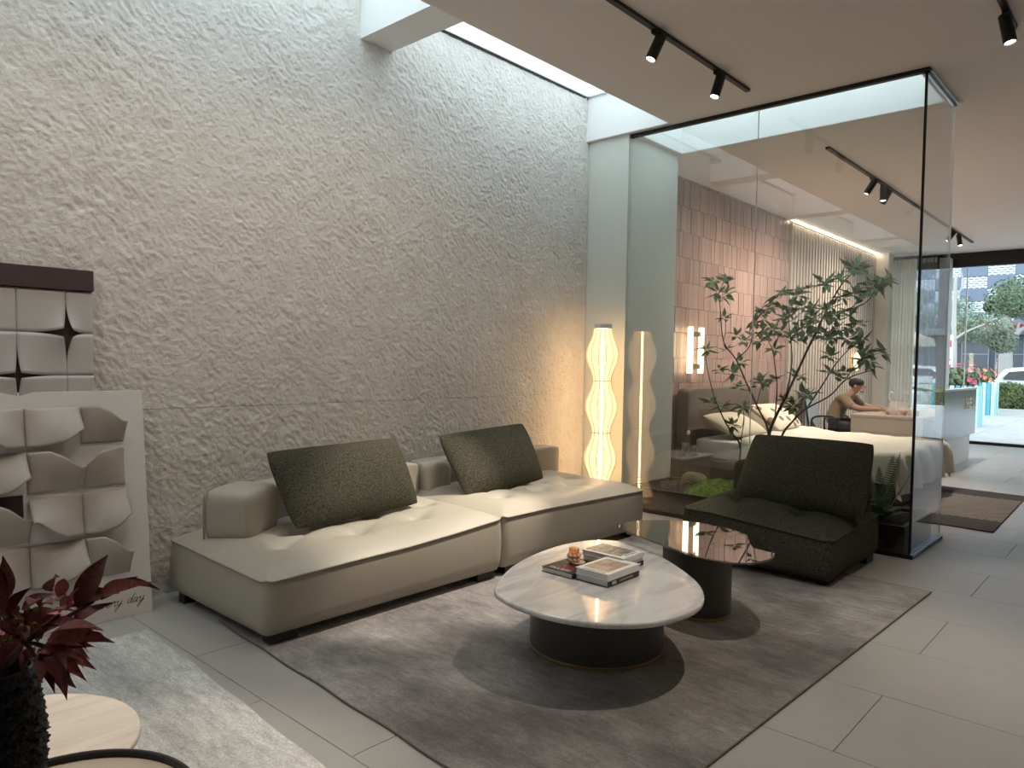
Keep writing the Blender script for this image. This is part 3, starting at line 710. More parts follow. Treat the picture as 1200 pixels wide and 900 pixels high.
# ================================================================ LEANING RELIEF PANELS
M_panel = mat('panel_plaster', (.72, .69, .66), .6, bump=.06, bscale=120)
M_panel_dk = mat('panel_tile_taupe', (.47, .42, .37), .55, var=.08, vscale=8)
def lean_frame(xr, y_base, z_top, y_top, width):
    up = Vector((0, y_top-y_base, z_top)).normalized(); nrm = Vector((0, -up.z, up.y))
    O = Vector((xr-width, y_base, 0)); return lambda u, v, d=0: O+Vector((u, 0, 0))+up*v+nrm*d
def pbox(mb, P, u0, u1, v0, v1, d0, d1):
    return mb.add([P(u, v, d) for d in (d0, d1) for v in (v0, v1) for u in (u0, u1)], [(0, 2, 3, 1), (4, 5, 7, 6), (0, 1, 5, 4), (2, 6, 7, 3), (0, 4, 6, 2), (1, 3, 7, 5)])
# front panel, 1.2 m high
WA = 1.24; PA = lean_frame(1.612, 4.062, 1.195, 4.215, WA); HA = 1.205
a2_ = thing('relief_panel', (1.0, 4.05, 0), 'taller-than-seat white relief panel of curled plaster petals with script lettering, leaning in front', 'wall art', 'leaning relief panels')
pbox(MB(), PA, 0, WA, 0, HA, -.022, 0).build('board', M_panel, a2_, bev=.002)
def curl(P, u0, u1, v0, v1, kind, seedv):
    """one curled plaster sheet: a thin curved plate whose free corner lifts off the board"""
    rnd = random.Random(seedv); n = 14
    def edge(s):                 # ogee cut along the lifted corner
        return .5+.16*math.sin(2*math.pi*s)
    def f(sg):
        def g(a, b_):
            # kind: which corner is cut/lifted (0 tr, 1 tl, 2 bl, 3 br)
            s, t = a, b_
            x = s; y = t
            lim = 1.0-.42*max(0, (s-.38)/.62)**.8*(1+.22*math.sin(9*s)) if kind % 2 == 0 else 1.0-.30*max(0, (s-.25)/.75)**1.3*(1+.3*math.sin(8*s))
            y = t*lim
            lift = .006+.085*(max(0, s*.65+t*.75-.4))**1.5+.035*math.sin(math.pi*s)*math.sin(math.pi*min(1, t*.8))
            if kind == 1: x = 1-x
            if kind == 2: x, y = 1-x, 1-y
            if kind == 3: y = 1-y
            return P(lerp(u0, u1, x), lerp(v0, v1, y), lift+sg)
        return g
    mb = MB().grid(f(.003), n, n).grid(f(-.003), n, n)
    # close the rim
    k = n*n
    rim = [i*n for i in range(n)]+[(n-1)*n+j for j in range(1, n)]+[i*n+n-1 for i in range(n-2, -1, -1)]+[j for j in range(n-2, 0, -1)]
    m_ = len(rim); mb.F += [(rim[i], rim[(i+1) % m_], k+rim[(i+1) % m_], k+rim[i]) for i in range(m_)]
    return mb
cw = .243; us = [WA-.075-cw*(i+1) for i in range(4)]; rows_v = [(.93, 1.125), (.70, .905), (.465, .675), (.235, .445)]
kinds = [[0, 3, 2, 1], [1, 0, 3, 2], [3, 2, 0, 1], [0, 3, 2, 1]]
for r_, (va, vb) in enumerate(rows_v):
    for c_, u in enumerate(us):
        w1 = cw*(1 if c_ else .86)
        curl(PA, u+(cw-w1)*0, u+w1-.004, va, vb, kinds[r_][c_], r_*7+c_).build('curled_plate', M_panel_dk, a2_, smooth=True)
pbox(MB(), PA, us[2], us[1]-.02, .47, .70, -.001, .004).build('dark_backing', mat('dark_plum', (.05, .03, .032), .5), a2_)
# script lettering along the foot, drawn as pen strokes
GL = {'l': ([[(0, .1), (.35, .6), (.45, 1.25), (.25, 1.45), (.12, 1.1), (.15, .3), (.35, 0), (.6, .15)]], .55),
      'i': ([[(0, .1), (.2, .55), (.18, .15), (.3, 0), (.5, .15)], [(.26, .85), (.28, .9)]], .45),
      'f': ([[(0, .1), (.35, .6), (.5, 1.25), (.35, 1.45), (.2, 1.1), (.12, 0), (.05, -.6), (.2, -.7), (.3, -.3), (.25, 0), (.55, .15)]], .5),
      'e': ([[(0, .1), (.35, .3), (.5, .55), (.3, .7), (.1, .4), (.2, .05), (.42, 0), (.65, .2)]], .6),
      'v': ([[(0, .4), (.12, .65), (.22, .3), (.28, .02), (.5, .4), (.55, .7), (.75, .6)]], .68),
      'r': ([[(0, .1), (.25, .6), (.3, .75), (.38, .6), (.55, .62), (.5, .2), (.6, 0), (.75, .15)]], .7),
      'y': ([[(0, .4), (.15, .68), (.18, .2), (.35, .05), (.55, .4), (.62, .7), (.5, 0), (.3, -.6), (.1, -.65), (.2, -.25), (.75, .2)]], .7),
      'd': ([[(.5, .55), (.3, .68), (.08, .35), (.2, .02), (.45, .3), (.7, 1.35), (.55, .3), (.6, 0), (.8, .15)]], .75),
      'a': ([[(.5, .58), (.3, .68), (.08, .35), (.2, .02), (.45, .3), (.55, .65), (.5, .15), (.6, 0), (.78, .15)]], .75), ' ': ([], .7)}
sc = .0385; u = WA-.392; ink = mat('black_ink', (.01, .01, .01), .5); mb = MB()
for chx in 'life every day':
    st_, adv = GL[chx]
    for pts in st_:
        q = [PA(u+(x+.38*y)*sc, .068+y*sc, .0005) for x, y in pts]
        mb.tube(catmull(q, 5), .0013, 5)
    u += adv*sc
mb.build('script_lettering', ink, a2_)
# rear panel with square tiles, dark head band
WB = 1.15; PB = lean_frame(1.375, 4.165, 1.825, 4.262, WB); HB = 1.828
a1_ = thing('relief_panel', (.8, 4.16, 0), 'tall panel of pale square plates under a dark plum band, standing behind the script panel', 'wall art', 'leaning relief panels')
pbox(MB(), PB, 0, WB, 0, HB, -.02, 0).build('board', mat('dark_plum_board', (.055, .033, .034), .5), a1_, bev=.002)
pbox(MB(), PB, -.001, WB+.001, 1.722, HB+.001, 0, .026).build('head_band', MATS['dark_plum_board'], a1_)
M_sq = mat('pale_mauve_plate', (.50, .475, .465), .5)
tw_ = .218; u1 = WB; cols = [(WB-.128, WB-.001)]+[(WB-.128-tw_*(i+1), WB-.128-tw_*i) for i in range(4)]
vrows = [(1.498, 1.720), (1.28, 1.498), (1.062, 1.28), (.84, 1.062)]
for ci, (ua, ub) in enumerate(cols):
    for ri, (va, vb) in enumerate(vrows):
        def f(sg, ua=ua, ub=ub, va=va, vb=vb, ci=ci, ri=ri):
            def g(a, b_):
                # corners meeting at the open star lift and pull back
                star = [(0 if ci == 0 else (1 if ci == 1 else None), 0 if ri == 0 else (1 if ri == 1 else None))]
                star2 = [(0 if ci == 1 else (1 if ci == 2 else None), 0 if ri == 1 else (1 if ri == 2 else None))]
                pu = pv = lf = 0
                for sx, sy, k in [(star[0][0], star[0][1], 1), (star2[0][0], star2[0][1], .6)]:
                    if sx is None or sy is None: continue
                    w_ = max(0, 1-abs(a-sx)*1.25)**2*max(0, 1-abs(b_-sy)*1.25)**2
                    pu += (1 if sx == 0 else -1)*.020*k*w_; pv += (1 if sy == 0 else -1)*.020*k*w_; lf += .034*k*w_
                return PB(lerp(ua+.001, ub-.001, a)+pu, lerp(va+.001, vb-.001, b_)+pv, .008+lf+sg)
            return g
        n = 12; mb = MB().grid(f(.003), n, n).grid(f(-.003), n, n)
        rim = [i*n for i in range(n)]+[(n-1)*n+j for j in range(1, n)]+[i*n+n-1 for i in range(n-2, -1, -1)]+[j for j in range(n-2, 0, -1)]
        m_ = len(rim); mb.F += [(rim[i], rim[(i+1) % m_], n*n+rim[(i+1) % m_], n*n+rim[i]) for i in range(m_)]
        mb.build('square_plate', M_sq, a1_, smooth=True)

# ================================================================ FOREGROUND: side tables, vase, red foliage
M_woodtop = mat('pale_veined_stone', (.80, .72, .63), .25, col2=(.64, .56, .48), vscale=2.5, vstretch=(1.2, 7, 1), detail=8, coat=.3)
def ftable(name, c, z, r, label, rim):
    t = thing(name, (c[0], c[1], 0), label, 'table', 'round side tables on the pale rug')
    if rim:
        MB().lathe([(0, z-.012), (r-.012, z-.012), (r-.012, z-.006), (0, z-.006)], (c[0], c[1], 0), 64).build('table_top', mat('beige_glass', (.46, .40, .32), .12), t, smooth=False)
        MB().lathe([(r-.012, z-.028), (r, z-.028), (r, z+.006), (r-.003, z+.009), (r-.009, z+.009), (r-.012, z+.006), (r-.012, z-.028)], (c[0], c[1], 0), 64).build('rim', M_black, t, smooth=False)
    else:
        MB().lathe([(0, z-.02), (r-.006, z-.02), (r, z-.014), (r, z-.003), (r-.003, z), (0, z)], (c[0], c[1], 0), 64).build('table_top', M_woodtop, t, smooth=False)
    for k_ in range(3):
        a = 2*math.pi*k_/3+.6
        MB().tube([(c[0]+.72*r*math.cos(a), c[1]+.72*r*math.sin(a), z-.02), (c[0]+.8*r*math.cos(a), c[1]+.8*r*math.sin(a), .0115)], .011, 8).build('leg', M_black, t)
    MB().tube([(c[0]+.8*r*math.cos(a), c[1]+.8*r*math.sin(a), .02) for a in [2*math.pi*i/40 for i in range(40)]], .006, 6, closed=True).build('foot_ring', M_black, t)
    return t
ftable('side_table', (.475, 2.095), .42, .305, 'round side table with a pale veined top on the silver grey rug', False)
ftable('side_table', (.44, 1.565), .49, .258, 'round side table with a raised black rim under the black vase', True)
# rough black vase
VX, VY, VZ = .36, 1.64, .4845
vase = thing('vase', (VX, VY, VZ), 'rough black vase with ragged bark-like ridges holding dark red foliage', 'vase')
def vr(a, r, z):
    k = 9*z; n1_ = abs(pn(a*5.1+3*math.sin(z*40), z*75)); n2_ = pn(a*16, z*150+9)
    taper = min(1, (z+.002)/.02)
    return r*(1+taper*(.20*n1_+.13*n2_+.05*math.sin(z*260+3*pn(a*2, z*12))))
prof = [(.001, 0)]+[(.062+.018*math.sin(math.pi*min(1, i/70*.9+.08)), i/70*.31) for i in range(71)]
MB().lathe(prof, (VX, VY, VZ), 72, vr).build('body', mat('charred_black', (.010, .010, .011), .55, bump=.8, bscale=90), vase, smooth=False)
MB().lathe([(0, .27), (.062, .27), (.066, .31), (.060, .312)], (VX, VY, VZ), 40).build('mouth', MATS['charred_black'], vase, smooth=True)
plant = thing('foliage_spray', (VX, VY, VZ+.28), 'spray of pointed dark red leaves rising from the rough black vase', 'plant')
M_leafd = mat('dark_burgundy_leaf', (.12, .022, .026), .5, col2=(.20, .05, .05), vscale=12, spec=.3); M_leafr = mat('coral_red_leaf', (.62, .16, .14), .5, var=.35, vscale=15)
M_leafm = mat('wine_leaf', (.36, .09, .085), .5, var=.4, vscale=14, spec=.3)
def leaf_mesh(nm, m, L=1, W_=.16, fold=.25, bend=.18, n=8):
    mb = MB(); V = []
    for i in range(n+1):
        t = i/n; w_ = W_*math.sin(math.pi*t**.72)**1.15*(1-.2*t); z = bend*(-(t-.4)**2+.16)
        V += [(-w_, t*L, z+fold*w_), (0, t*L, z), (w_, t*L, z+fold*w_)]
    F = [(3*i+j, 3*i+j+1, 3*i+j+4, 3*i+j+3) for i in range(n) for j in range(2)]
    mb.add(V, F)
    k_ = len(V); V2 = [(x, y, z-.012) for x, y, z in V]; mb.add(V2, [f[::-1] for f in F])
    return mb.mesh(nm, m, True)
LM = [leaf_mesh('leaf', m, 1, W_, fo, be) for m, W_, fo, be in ((M_leafd, .115, .3, .3), (M_leafd, .16, .2, -.2), (M_leafm, .125, .35, .4), (M_leafr, .10, .3, .25))]
def orient(a, b_, roll):
    y = (Vector(b_)-Vector(a)).normalized(); x = y.cross(Vector((0, 0, 1)))
    if x.length < 1e-3: x = Vector((1, 0, 0))
    x.normalize(); z = x.cross(y); M = Matrix((x, y, z)).transposed() @ Matrix.Rotation(roll, 3, 'Y'); return M
dp = 1.30
def atd(x, y, d):
    v = _ray(x, y); t = d/float(v @ _fw); return Vector((t*v[0], t*v[1], CAMH+t*v[2]))
ribs = [((92, 716), (123, 650), 0), ((78, 712), (139, 691), 0), ((80, 735), (130, 705), 0), ((118, 703), (158, 675), 0), ((118, 692), (172, 682), 3), ((132, 686), (184, 687), 0), ((84, 712), (88, 690), 3), ((68, 700), (76, 677), 3),
        ((75, 705), (60, 690), 0), ((6, 705), (5, 655), 1), ((10, 720), (33, 688), 0), ((25, 715), (60, 695), 0), ((30, 728), (60, 712), 0), ((40, 730), (85, 712), 2), ((50, 740), (90, 724), 0), ((60, 742), (115, 734), 3), ((55, 750), (125, 748), 2), ((60, 745), (105, 760), 0),
        ((55, 752), (100, 765), 2), ((48, 758), (108, 780), 2), ((50, 765), (100, 778), 2), ((45, 760), (63, 806), 0), ((52, 770), (74, 800), 2), ((60, 765), (80, 790), 0), ((20, 740), (0, 730), 2), ((15, 745), (-10, 760), 2), ((30, 735), (10, 715), 0), ((35, 745), (40, 715), 1),
        ((25, 750), (5, 775), 2), ((38, 755), (30, 785), 2), ((20, 735), (-20, 700), 0), ((5, 745), (-30, 735), 2), ((45, 748), (70, 730), 0), ((100, 745), (125, 748), 3), ((70, 715), (95, 700), 2), ((0, 720), (-15, 680), 1)]
rnd = random.Random(4)
extra = [((a[0]+rnd.uniform(-14, 14), a[1]+rnd.uniform(-10, 14)), (b_[0]+rnd.uniform(-22, 6), b_[1]+rnd.uniform(-8, 22)), rnd.choice((0, 2, 2, 1))) for a, b_, _ in ribs[7:34]]
for (a, b_, kx) in ribs+extra:
    da = dp+rnd.uniform(-.06, .10); A = atd(*a, da); B = atd(*b_, da+rnd.uniform(-.06, .05)); L = (B-A).length*1.08
    o = link('leaf', LM[kx], plant); o.parent = plant
    Mx = orient(A, B, rnd.uniform(-1.2, 1.2)).to_4x4(); s = L; sw = max(L*1.35, .12)
    Mx = Matrix.Translation(A-wloc(plant)) @ Mx @ Matrix.Diagonal((sw, s, sw, 1)); o.matrix_local = Mx
base = Vector((VX, VY, VZ+.29)); mid = atd(35, 745, dp)
M_stem = mat('red_brown_stem', (.09, .03, .02), .6)
for q in ((70, 720), (110, 705), (30, 715), (10, 715), (60, 760), (0, 735), (40, 770)):
    MB().tube(catmull([base, base.lerp(mid, .8), atd(*q, dp)], 6), [.004]*12+[.0025], 6).build('stem', M_stem, plant)
for i in range(26):
    q = atd(rnd.uniform(5, 45), rnd.uniform(712, 752), dp+rnd.uniform(-.03, .03))
    MB().sell(q, (.0045, .0045, .006), 1, 6).build('berry', mat('olive_berry', (.22, .15, .05), .5), plant, smooth=True)

# ================================================================ PLANTING BED INSIDE THE GLASS BOX
M_planter = mat('dark_brown_planter', (.032, .025, .021), .45)
pl = thing('planter_bed', (6.3, 2.6, 0), 'low dark brown planting trough inside the glass box', 'planter')
PX0, PX1, PY0, PY1 = XG+.045, 6.74, YC+.05, 3.838
MB().box(PX0, PX0+.03, PY0, PY1, .0005, .215).box(PX1-.03, PX1, PY0, PY1, .0005, .215).box(PX0+.03, PX1-.03, PY0, PY0+.03, .0005, .215).box(PX0+.03, PX1-.03, PY1-.03, PY1, .0005, .215).build('trough', M_planter, pl)
MB().box(PX0-.004, PX0+.034, PY0, PY1, .211, .217).build('top_edge', M_dkframe, pl)
MB().grid(lambda u, v: Vector((lerp(PX0+.03, PX1-.03, u), lerp(PY0+.03, PY1-.03, v), .185+.012*pn(u*9, v*22))), 20, 50).build('soil', mat('dark_soil', (.03, .027, .024), .95, bump=1, bscale=60), pl, smooth=True)
rnd = random.Random(11); mb = MB()
for i in range(1500):
    x, y = rnd.uniform(PX0+.04, PX1-.04), rnd.uniform(PY0+.04, PY1-.04); r_ = rnd.uniform(.006, .014); a = rnd.uniform(0, 3)
    V = [(x+r_*math.cos(a+k_*2.09), y+r_*math.sin(a+k_*2.09), .192) for k_ in range(3)]+[(x+r_*.4*math.cos(a+1), y+r_*.4*math.sin(a+1), .194+r_)]
    mb.add(V, [(0, 1, 3), (1, 2, 3), (2, 0, 3)])
mb.build('gravel', mat('grey_gravel', (.17, .17, .175), .8, var=.5, vscale=60), pl, kind='stuff', recalc=False)
# moss mounds
def mossmat():
    return mat('bright_moss', (.26, .44, .04), .95, col2=(.12, .24, .025), vscale=25, bump=1, bscale=120, sheen=.3)
mm = thing('moss_mound', (6.3, 3.02, .19), 'bright green moss mound on the gravel of the planting bed', 'moss')
def mound(cx, cy, ax, ay, h, s_):
    def f(u, v):
        a = 2*math.pi*u; r_ = v; x = cx+ax*r_*math.cos(a)*(1+.18*math.sin(3*a+s_)); y = cy+ay*r_*math.sin(a)*(1+.12*math.sin(2*a+s_))
        return Vector((x, y, .19+h*max(0, 1-r_**2.4)*(1+.3*pn(x*9+s_, y*9))+.006*pn(x*60, y*60)))
    return MB().grid(f, 64, 24, cu=True)
mound(6.32, 3.02, .33, .42, .12, 1).build('moss_body', mossmat(), mm, smooth=True)
mb = MB(); rnd = random.Random(5)
for i in range(5000):
    a, r_ = rnd.uniform(0, 6.283), math.sqrt(rnd.random())*.97; x = 6.32+.33*r_*math.cos(a)*(1+.18*math.sin(3*a+1)); y = 3.02+.42*r_*math.sin(a)*(1+.12*math.sin(2*a+1))
    z = .19+.12*max(0, 1-r_**2.4)*(1+.3*pn(x*9+1, y*9)); h = rnd.uniform(.008, .018); t = rnd.uniform(0, 6.28)
    dx, dy = .004*math.cos(t), .004*math.sin(t)
    mb.add([(x-dx, y-dy, z-.003), (x+dx, y+dy, z-.003), (x+rnd.uniform(-.006, .006), y+rnd.uniform(-.006, .006), z+h)], [(0, 1, 2)])
mb.build('moss_blades', mossmat(), mm, kind='stuff', recalc=False)
# rocks behind the moss
for (x, y, z, r_, lab) in ((6.60, 3.50, .235, .11, 'grey rounded rock lying behind the moss mound'), (6.55, 3.22, .22, .07, 'small grey stone lying between moss mound and bed'), (6.1, 2.45, .215, .06, 'small dark stone lying under the leafy tree')):
    mb = MB().sell((x, y, z-.01), (r_*1.3, r_, r_*.75), .8, 14)
    mb.V = [(a+.03*pn(a*14, b_*14+c*9), b_+.03*pn(b_*14+7, c*14), c+.02*pn(a*15, c*15+3)) for a, b_, c in mb.V]
    tag(mb.build('rock', mat('mossy_rock', (.16, .155, .14), .9, col2=(.09, .11, .05), vscale=14, bump=.8, bscale=50), smooth=True), lab, 'rock')

# --- leafy multi-stem tree
tree = thing('leafy_tree', (6.35, 2.55, .19), 'slender multi-stem tree with whorled green leaves growing in the glass box', 'tree')
M_bark = mat('dark_bark', (.055, .045, .038), .85, bump=.6, bscale=60)
K = 3.75
def tp(cx, cy, X): return onx(780+cx/K, 280+cy/K, X)
br = [([(455, 870), (480, 790), (530, 690), (590, 560), (640, 450), (700, 330), (760, 220), (800, 170), (845, 130)], 6.35, 6.75, .019, .004),
      ([(510, 870), (560, 800), (620, 745), (720, 690), (790, 620), (860, 590), (915, 575)], 6.35, 6.1, .014, .003),
      ([(620, 745), (690, 640), (740, 560), (790, 500), (850, 450)], 6.33, 6.5, .008, .003),
      ([(450, 840), (400, 730), (350, 620), (310, 530), (255, 450), (240, 300), (235, 240), (260, 180)], 6.35, 6.2, .012, .003),
      ([(330, 930), (290, 850), (255, 790), (210, 680), (180, 550), (178, 495)], 6.3, 6.05, .011, .003),
      ([(310, 530), (370, 470), (385, 380), (410, 320), (470, 270), (510, 240)], 6.28, 6.05, .006, .002),
      ([(530, 690), (555, 540), (545, 400), (545, 330), (580, 200)], 6.4, 6.6, .008, .002),
      ([(590, 560), (650, 440), (680, 380), (700, 250), (700, 195)], 6.45, 6.6, .006, .002),
      ([(700, 330), (780, 320), (860, 290), (900, 260), (925, 215), (975, 190)], 6.55, 6.4, .007, .002),
      ([(480, 790), (490, 650), (480, 560), (470, 490), (440, 430)], 6.35, 6.2, .007, .002),
      ([(640, 450), (720, 420), (780, 400), (830, 385)], 6.5, 6.7, .005, .002),
      ([(790, 620), (830, 560), (880, 520), (950, 500)], 6.2, 6.15, .005, .002),
      ([(255, 790), (330, 830), (345, 760)], 6.3, 6.25, .005, .002),
      ([(560, 800), (590, 740), (600, 690)], 6.33, 6.2, .005, .002), ([(400, 730), (415, 670), (425, 635)], 6.33, 6.2, .004, .002),
      ([(350, 620), (320, 600), (235, 590)], 6.3, 6.2, .003, .002), ([(400, 430), (440, 380), (440, 330)], 6.2, 6.1, .003, .002),
      ([(760, 220), (830, 240), (870, 260)], 6.68, 6.75, .004, .002), ([(255, 450), (265, 400), (262, 350)], 6.25, 6.2, .003, .002),
      ([(330, 900), (345, 800), (340, 740)], 6.3, 6.35, .006, .003)]
root = Vector((6.35, 2.58, .17))
mt = MB()
for i, (pts, xa, xb, ra, rb) in enumerate(br):
    n = len(pts); q = [tp(*p_, lerp(xa, xb, j/(n-1))) for j, p_ in enumerate(pts)]
    if i in (0, 1, 3): q = [root+Vector((.02*(i-1), .01*i, 0)), root.lerp(q[0], .55)+Vector((0, .01*(i-1), 0))]+q
    if i in (4, 19): q = [Vector((6.3, 2.95-.05*(i > 4), .17))]+q
    c = catmull(q, 5); m_ = len(c)
    MB().tube(c, [lerp(ra, rb, (j/(m_-1))**.8) for j in range(m_)], 7).build('branch', M_bark, tree, smooth=True)
wh = [(260, 180), (230, 235), (270, 240), (245, 268), (205, 190), (260, 350), (310, 425), (180, 490), (265, 490), (350, 455), (330, 545), (235, 580), (300, 590), (320, 655), (345, 745), (195, 718), (250, 742), (290, 820), (440, 330), (480, 260), (510, 240), (430, 400), (455, 430), (415, 450), (400, 370),
      (520, 350), (545, 300), (580, 250), (620, 220), (650, 310), (600, 300), (570, 410), (540, 440), (600, 400), (680, 350), (720, 360), (700, 320), (705, 200), (685, 190), (770, 180), (830, 150), (862, 140), (840, 120), (815, 130), (780, 262), (830, 240), (870, 262), (920, 220), (962, 190), (890, 210), (985, 188), (940, 200),
      (800, 320), (805, 340), (760, 400), (740, 430), (820, 430), (860, 450), (830, 390), (852, 380), (720, 440), (720, 520), (870, 530), (890, 570), (950, 500), (880, 500), (900, 540), (790, 590), (760, 610), (720, 590), (600, 680), (560, 740), (630, 690), (520, 710), (420, 630), (400, 640), (480, 620), (580, 610), (480, 490), (500, 300), (460, 300), (470, 400), (640, 380), (560, 360), (510, 410), (585, 440), (620, 420), (735, 300), (745, 340), (690, 420), (800, 440), (840, 470), (420, 330), (395, 420), (560, 330), (650, 350)]
M_lf = [mat('tree_leaf', (.19, .32, .10), .45, var=.35, vscale=30, spec=.4), mat('tree_leaf_dark', (.12, .21, .065), .45, var=.3, vscale=30, spec=.4)]
TL_ = [leaf_mesh('leaf', m, 1, .24, .3, be, 5) for m in M_lf for be in (.3, -.25)]
rnd = random.Random(21); cnt = 0; stuff = MB()
for wi, (cx, cy) in enumerate(wh):
    Xd = 6.35+rnd.uniform(-.32, .38); c = tp(cx, cy, Xd)
    n = rnd.randint(6, 9); ax = Vector((rnd.uniform(-1.3, .2), rnd.uniform(-.9, .5), .75)).normalized(); t1 = ax.orthogonal().normalized(); t2 = ax.cross(t1); ph = rnd.uniform(0, 6)
    for i in range(n):
        a = ph+2*math.pi*i/n+rnd.uniform(-.25, .25); el = rnd.uniform(-.25, .55); d = (t1*math.cos(a)+t2*math.sin(a)+ax*el).normalized(); L = rnd.uniform(.075, .125)
        A = c+d*.008+ax*rnd.uniform(-.01, .02); Mx = Matrix.Translation(A) @ orient(A, A+d, rnd.uniform(-.5, .5)).to_4x4() @ Matrix.Diagonal((L, L, L, 1))
        if cnt < 300 and (i % 3 != 2 or wi > 85):
            o = link('leaf', rnd.choice(TL_), tree); o.matrix_local = Matrix.Translation(-wloc(tree)) @ Mx; cnt += 1
        else:
            me_ = rnd.choice(TL_); stuff.add([Mx @ v.co for v in me_.vertices], [tuple(p_.vertices) for p_ in me_.polygons])
stuff.build('leaves', M_lf[0], tree, kind='stuff', smooth=True, recalc=False)

# --- ferns
M_fern = mat('fern_green', (.07, .17, .045), .6, var=.3, vscale=20); M_fern2 = mat('grey_green_fern', (.17, .23, .15), .6, var=.3, vscale=20)
def fern(c, n, L, label, m, up=.7, seedv=1, droop=.5, wid=.16):
    t = thing('fern', c, label, 'plant'); rnd = random.Random(seedv); c = Vector(c)
    for i in range(n):
        a = 2*math.pi*i/n+rnd.uniform(-.3, .3); l = L*rnd.uniform(.7, 1.05); d = Vector((math.cos(a), math.sin(a), 0)); e = rnd.uniform(up-.15, up+.2)
        P = [c+d*(l*s*math.cos(e)*(1-.15*s))+Vector((0, 0, l*(math.sin(e)*s-droop*s*s*.6))) for s in (j/26 for j in range(27))]
        mb = MB().tube(P, [.0026*(1-j/30) for j in range(27)], 4)
        side = d.cross(Vector((0, 0, 1)))
        for j in range(2, 27):
            s = j/26; w_ = wid*l*math.sin(math.pi*s**.75)**.8+.006; tg_ = (P[j]-P[j-1]).normalized()
            for sg in (-1, 1):
                v = (side*sg+tg_*.45-Vector((0, 0, .15))).normalized(); q = P[j]; hw = .0042+.006*l*.5
                mb.add([q-tg_*hw, q+tg_*hw, q+v*w_+tg_*hw*.4, q+v*w_*.55-tg_*hw*1.2], [(0, 1, 2, 3)])
        mb.build('frond', m, t, recalc=False)
    return t
fern((6.22, 1.66, .19), 11, .34, 'low dark green fern at the corner of the glass box', M_fern, .75, 2)
fern((6.45, 1.95, .19), 9, .30, 'low green fern behind the armless chair inside the glass box', M_fern, .8, 6)
fern((6.25, 1.66, .19), 6, .72, 'tall feathery grey green fern rising beside the armless chair', M_fern2, 1.2, 9, .15, .10)
fern((6.5, 3.42, .20), 8, .17, 'tiny grey green fern sprouting beside the grey rock', M_fern2, .7, 13)

# ================================================================ BEDROOM
M_hb = mat('taupe_leather', (.15, .115, .088), .5, spec=.35); M_sheet = mat('white_sheet', (.62, .60, .57), .8); M_cream = mat('cream_linen', (.72, .64, .49), .85, sheen=.2, bump=.1, bscale=80)
M_duv = mat('ivory_duvet', (.70, .655, .57), .85, sheen=.2, bump=.12, bscale=60); M_bedfr = mat('dark_brown_leather', (.045, .034, .027), .5)
bed = thing('bed', (8.55, 3.0, 0), 'double bed with a tall taupe leather headboard by the rose tiled wall', 'bed')
MB().sell((8.62, 4.135, .60), (1.13, .085, .515), .14, 22).build('headboard', M_hb, bed, smooth=True)
MB().sell((8.55, 2.98, .19), (1.04, 1.09, .145), .12, 22).build('bed_frame', M_bedfr, bed, smooth=True)
MB().sell((8.55, 3.02, .43), (.985, 1.03, .115), .14, 22).build('mattress', M_sheet, bed, smooth=True)
for x in (7.65, 9.45):
    for y in (2.05, 3.95): MB().box(x-.04, x+.04, y-.04, y+.04, .0, .06).build('leg', M_foot, bed)
dv = thing('duvet', (8.55, 2.45, .55), 'rumpled ivory duvet spread over the bed and hanging at its foot', 'duvet')
def duv(u, v):
    x, y = lerp(7.22, 9.88, u), lerp(1.52, 3.42, v); z = .575
    ex = max(0, abs(x-8.55)-1.0); ey = max(0, 1.93-y)
    def wrap(e): return (min(e, .06)+.12*max(0, e-.06), -.95*max(0, e-.02))
    ox, zx = wrap(ex); oy, zy = wrap(ey); 
    X = 8.55+math.copysign(min(abs(x-8.55), 1.0)+ox, x-8.55); Y = max(y, 1.93)-oy
    z += min(zx, zy)*1.0 + .25*(max(zx, zy))*(1 if min(zx, zy) < 0 else 0)
    w_ = .022*pn(x*2.7+1, y*2.9)+.012*pn(x*7, y*6+4)+.03*math.exp(-((x-8.2-.3*y)/.12)**2)*.6
    hang = min(1, -min(zx, zy)/.15) if min(zx, zy) < 0 else 0
    X += hang*.035*math.sin(y*16+x*2)*(1 if ex > ey else 0); Y += hang*.04*math.sin(x*13)*(1 if ey > ex else 0)
    if v > .9: z += .035*math.sin((v-.9)/.1*math.pi/2)
    return Vector((X, Y, max(z+w_, .12)))
mb = MB().grid(duv, 80, 64); n0 = len(mb.V)
mb.build('cover', M_duv, dv, smooth=True)
pillow('bed_pillow', [(7.66, 3.55, .60), (8.40, 3.50, .60), (8.40, 3.94, .80), (7.66, 3.97, .80)], .17, M_cream, 'cream flanged pillow on the bed beside the nightstand', 'pillow', 'pillows on the bed', sag=.01)
N = NT('spotted_linen'); p = N.p; tc = N.node('ShaderNodeTexCoord'); vo = N.node('ShaderNodeTexVoronoi', ins={'Scale': 6.5, 'Randomness': .7}); N.link(tc.outputs['Object'], vo.inputs['Vector'])
rp = N.node('ShaderNodeValToRGB'); rp.color_ramp.interpolation = 'CONSTANT'; rp.color_ramp.elements[0].color = (.22, .13, .10, 1); rp.color_ramp.elements[1].position = .33; rp.color_ramp.elements[1].color = (.72, .64, .52, 1)
N.link(vo.outputs['Distance'], rp.inputs[0]); N.link(rp.outputs[0], p.inputs['Base Color']); p.inputs['Roughness'].default_value = .85
pillow('bed_pillow', [(8.76, 3.50, .60), (9.45, 3.46, .60), (9.45, 3.86, .88), (8.76, 3.92, .88)], .17, N.m, 'cream pillow with big brown dots propped on the bed', 'pillow', 'pillows on the bed', sag=.01)
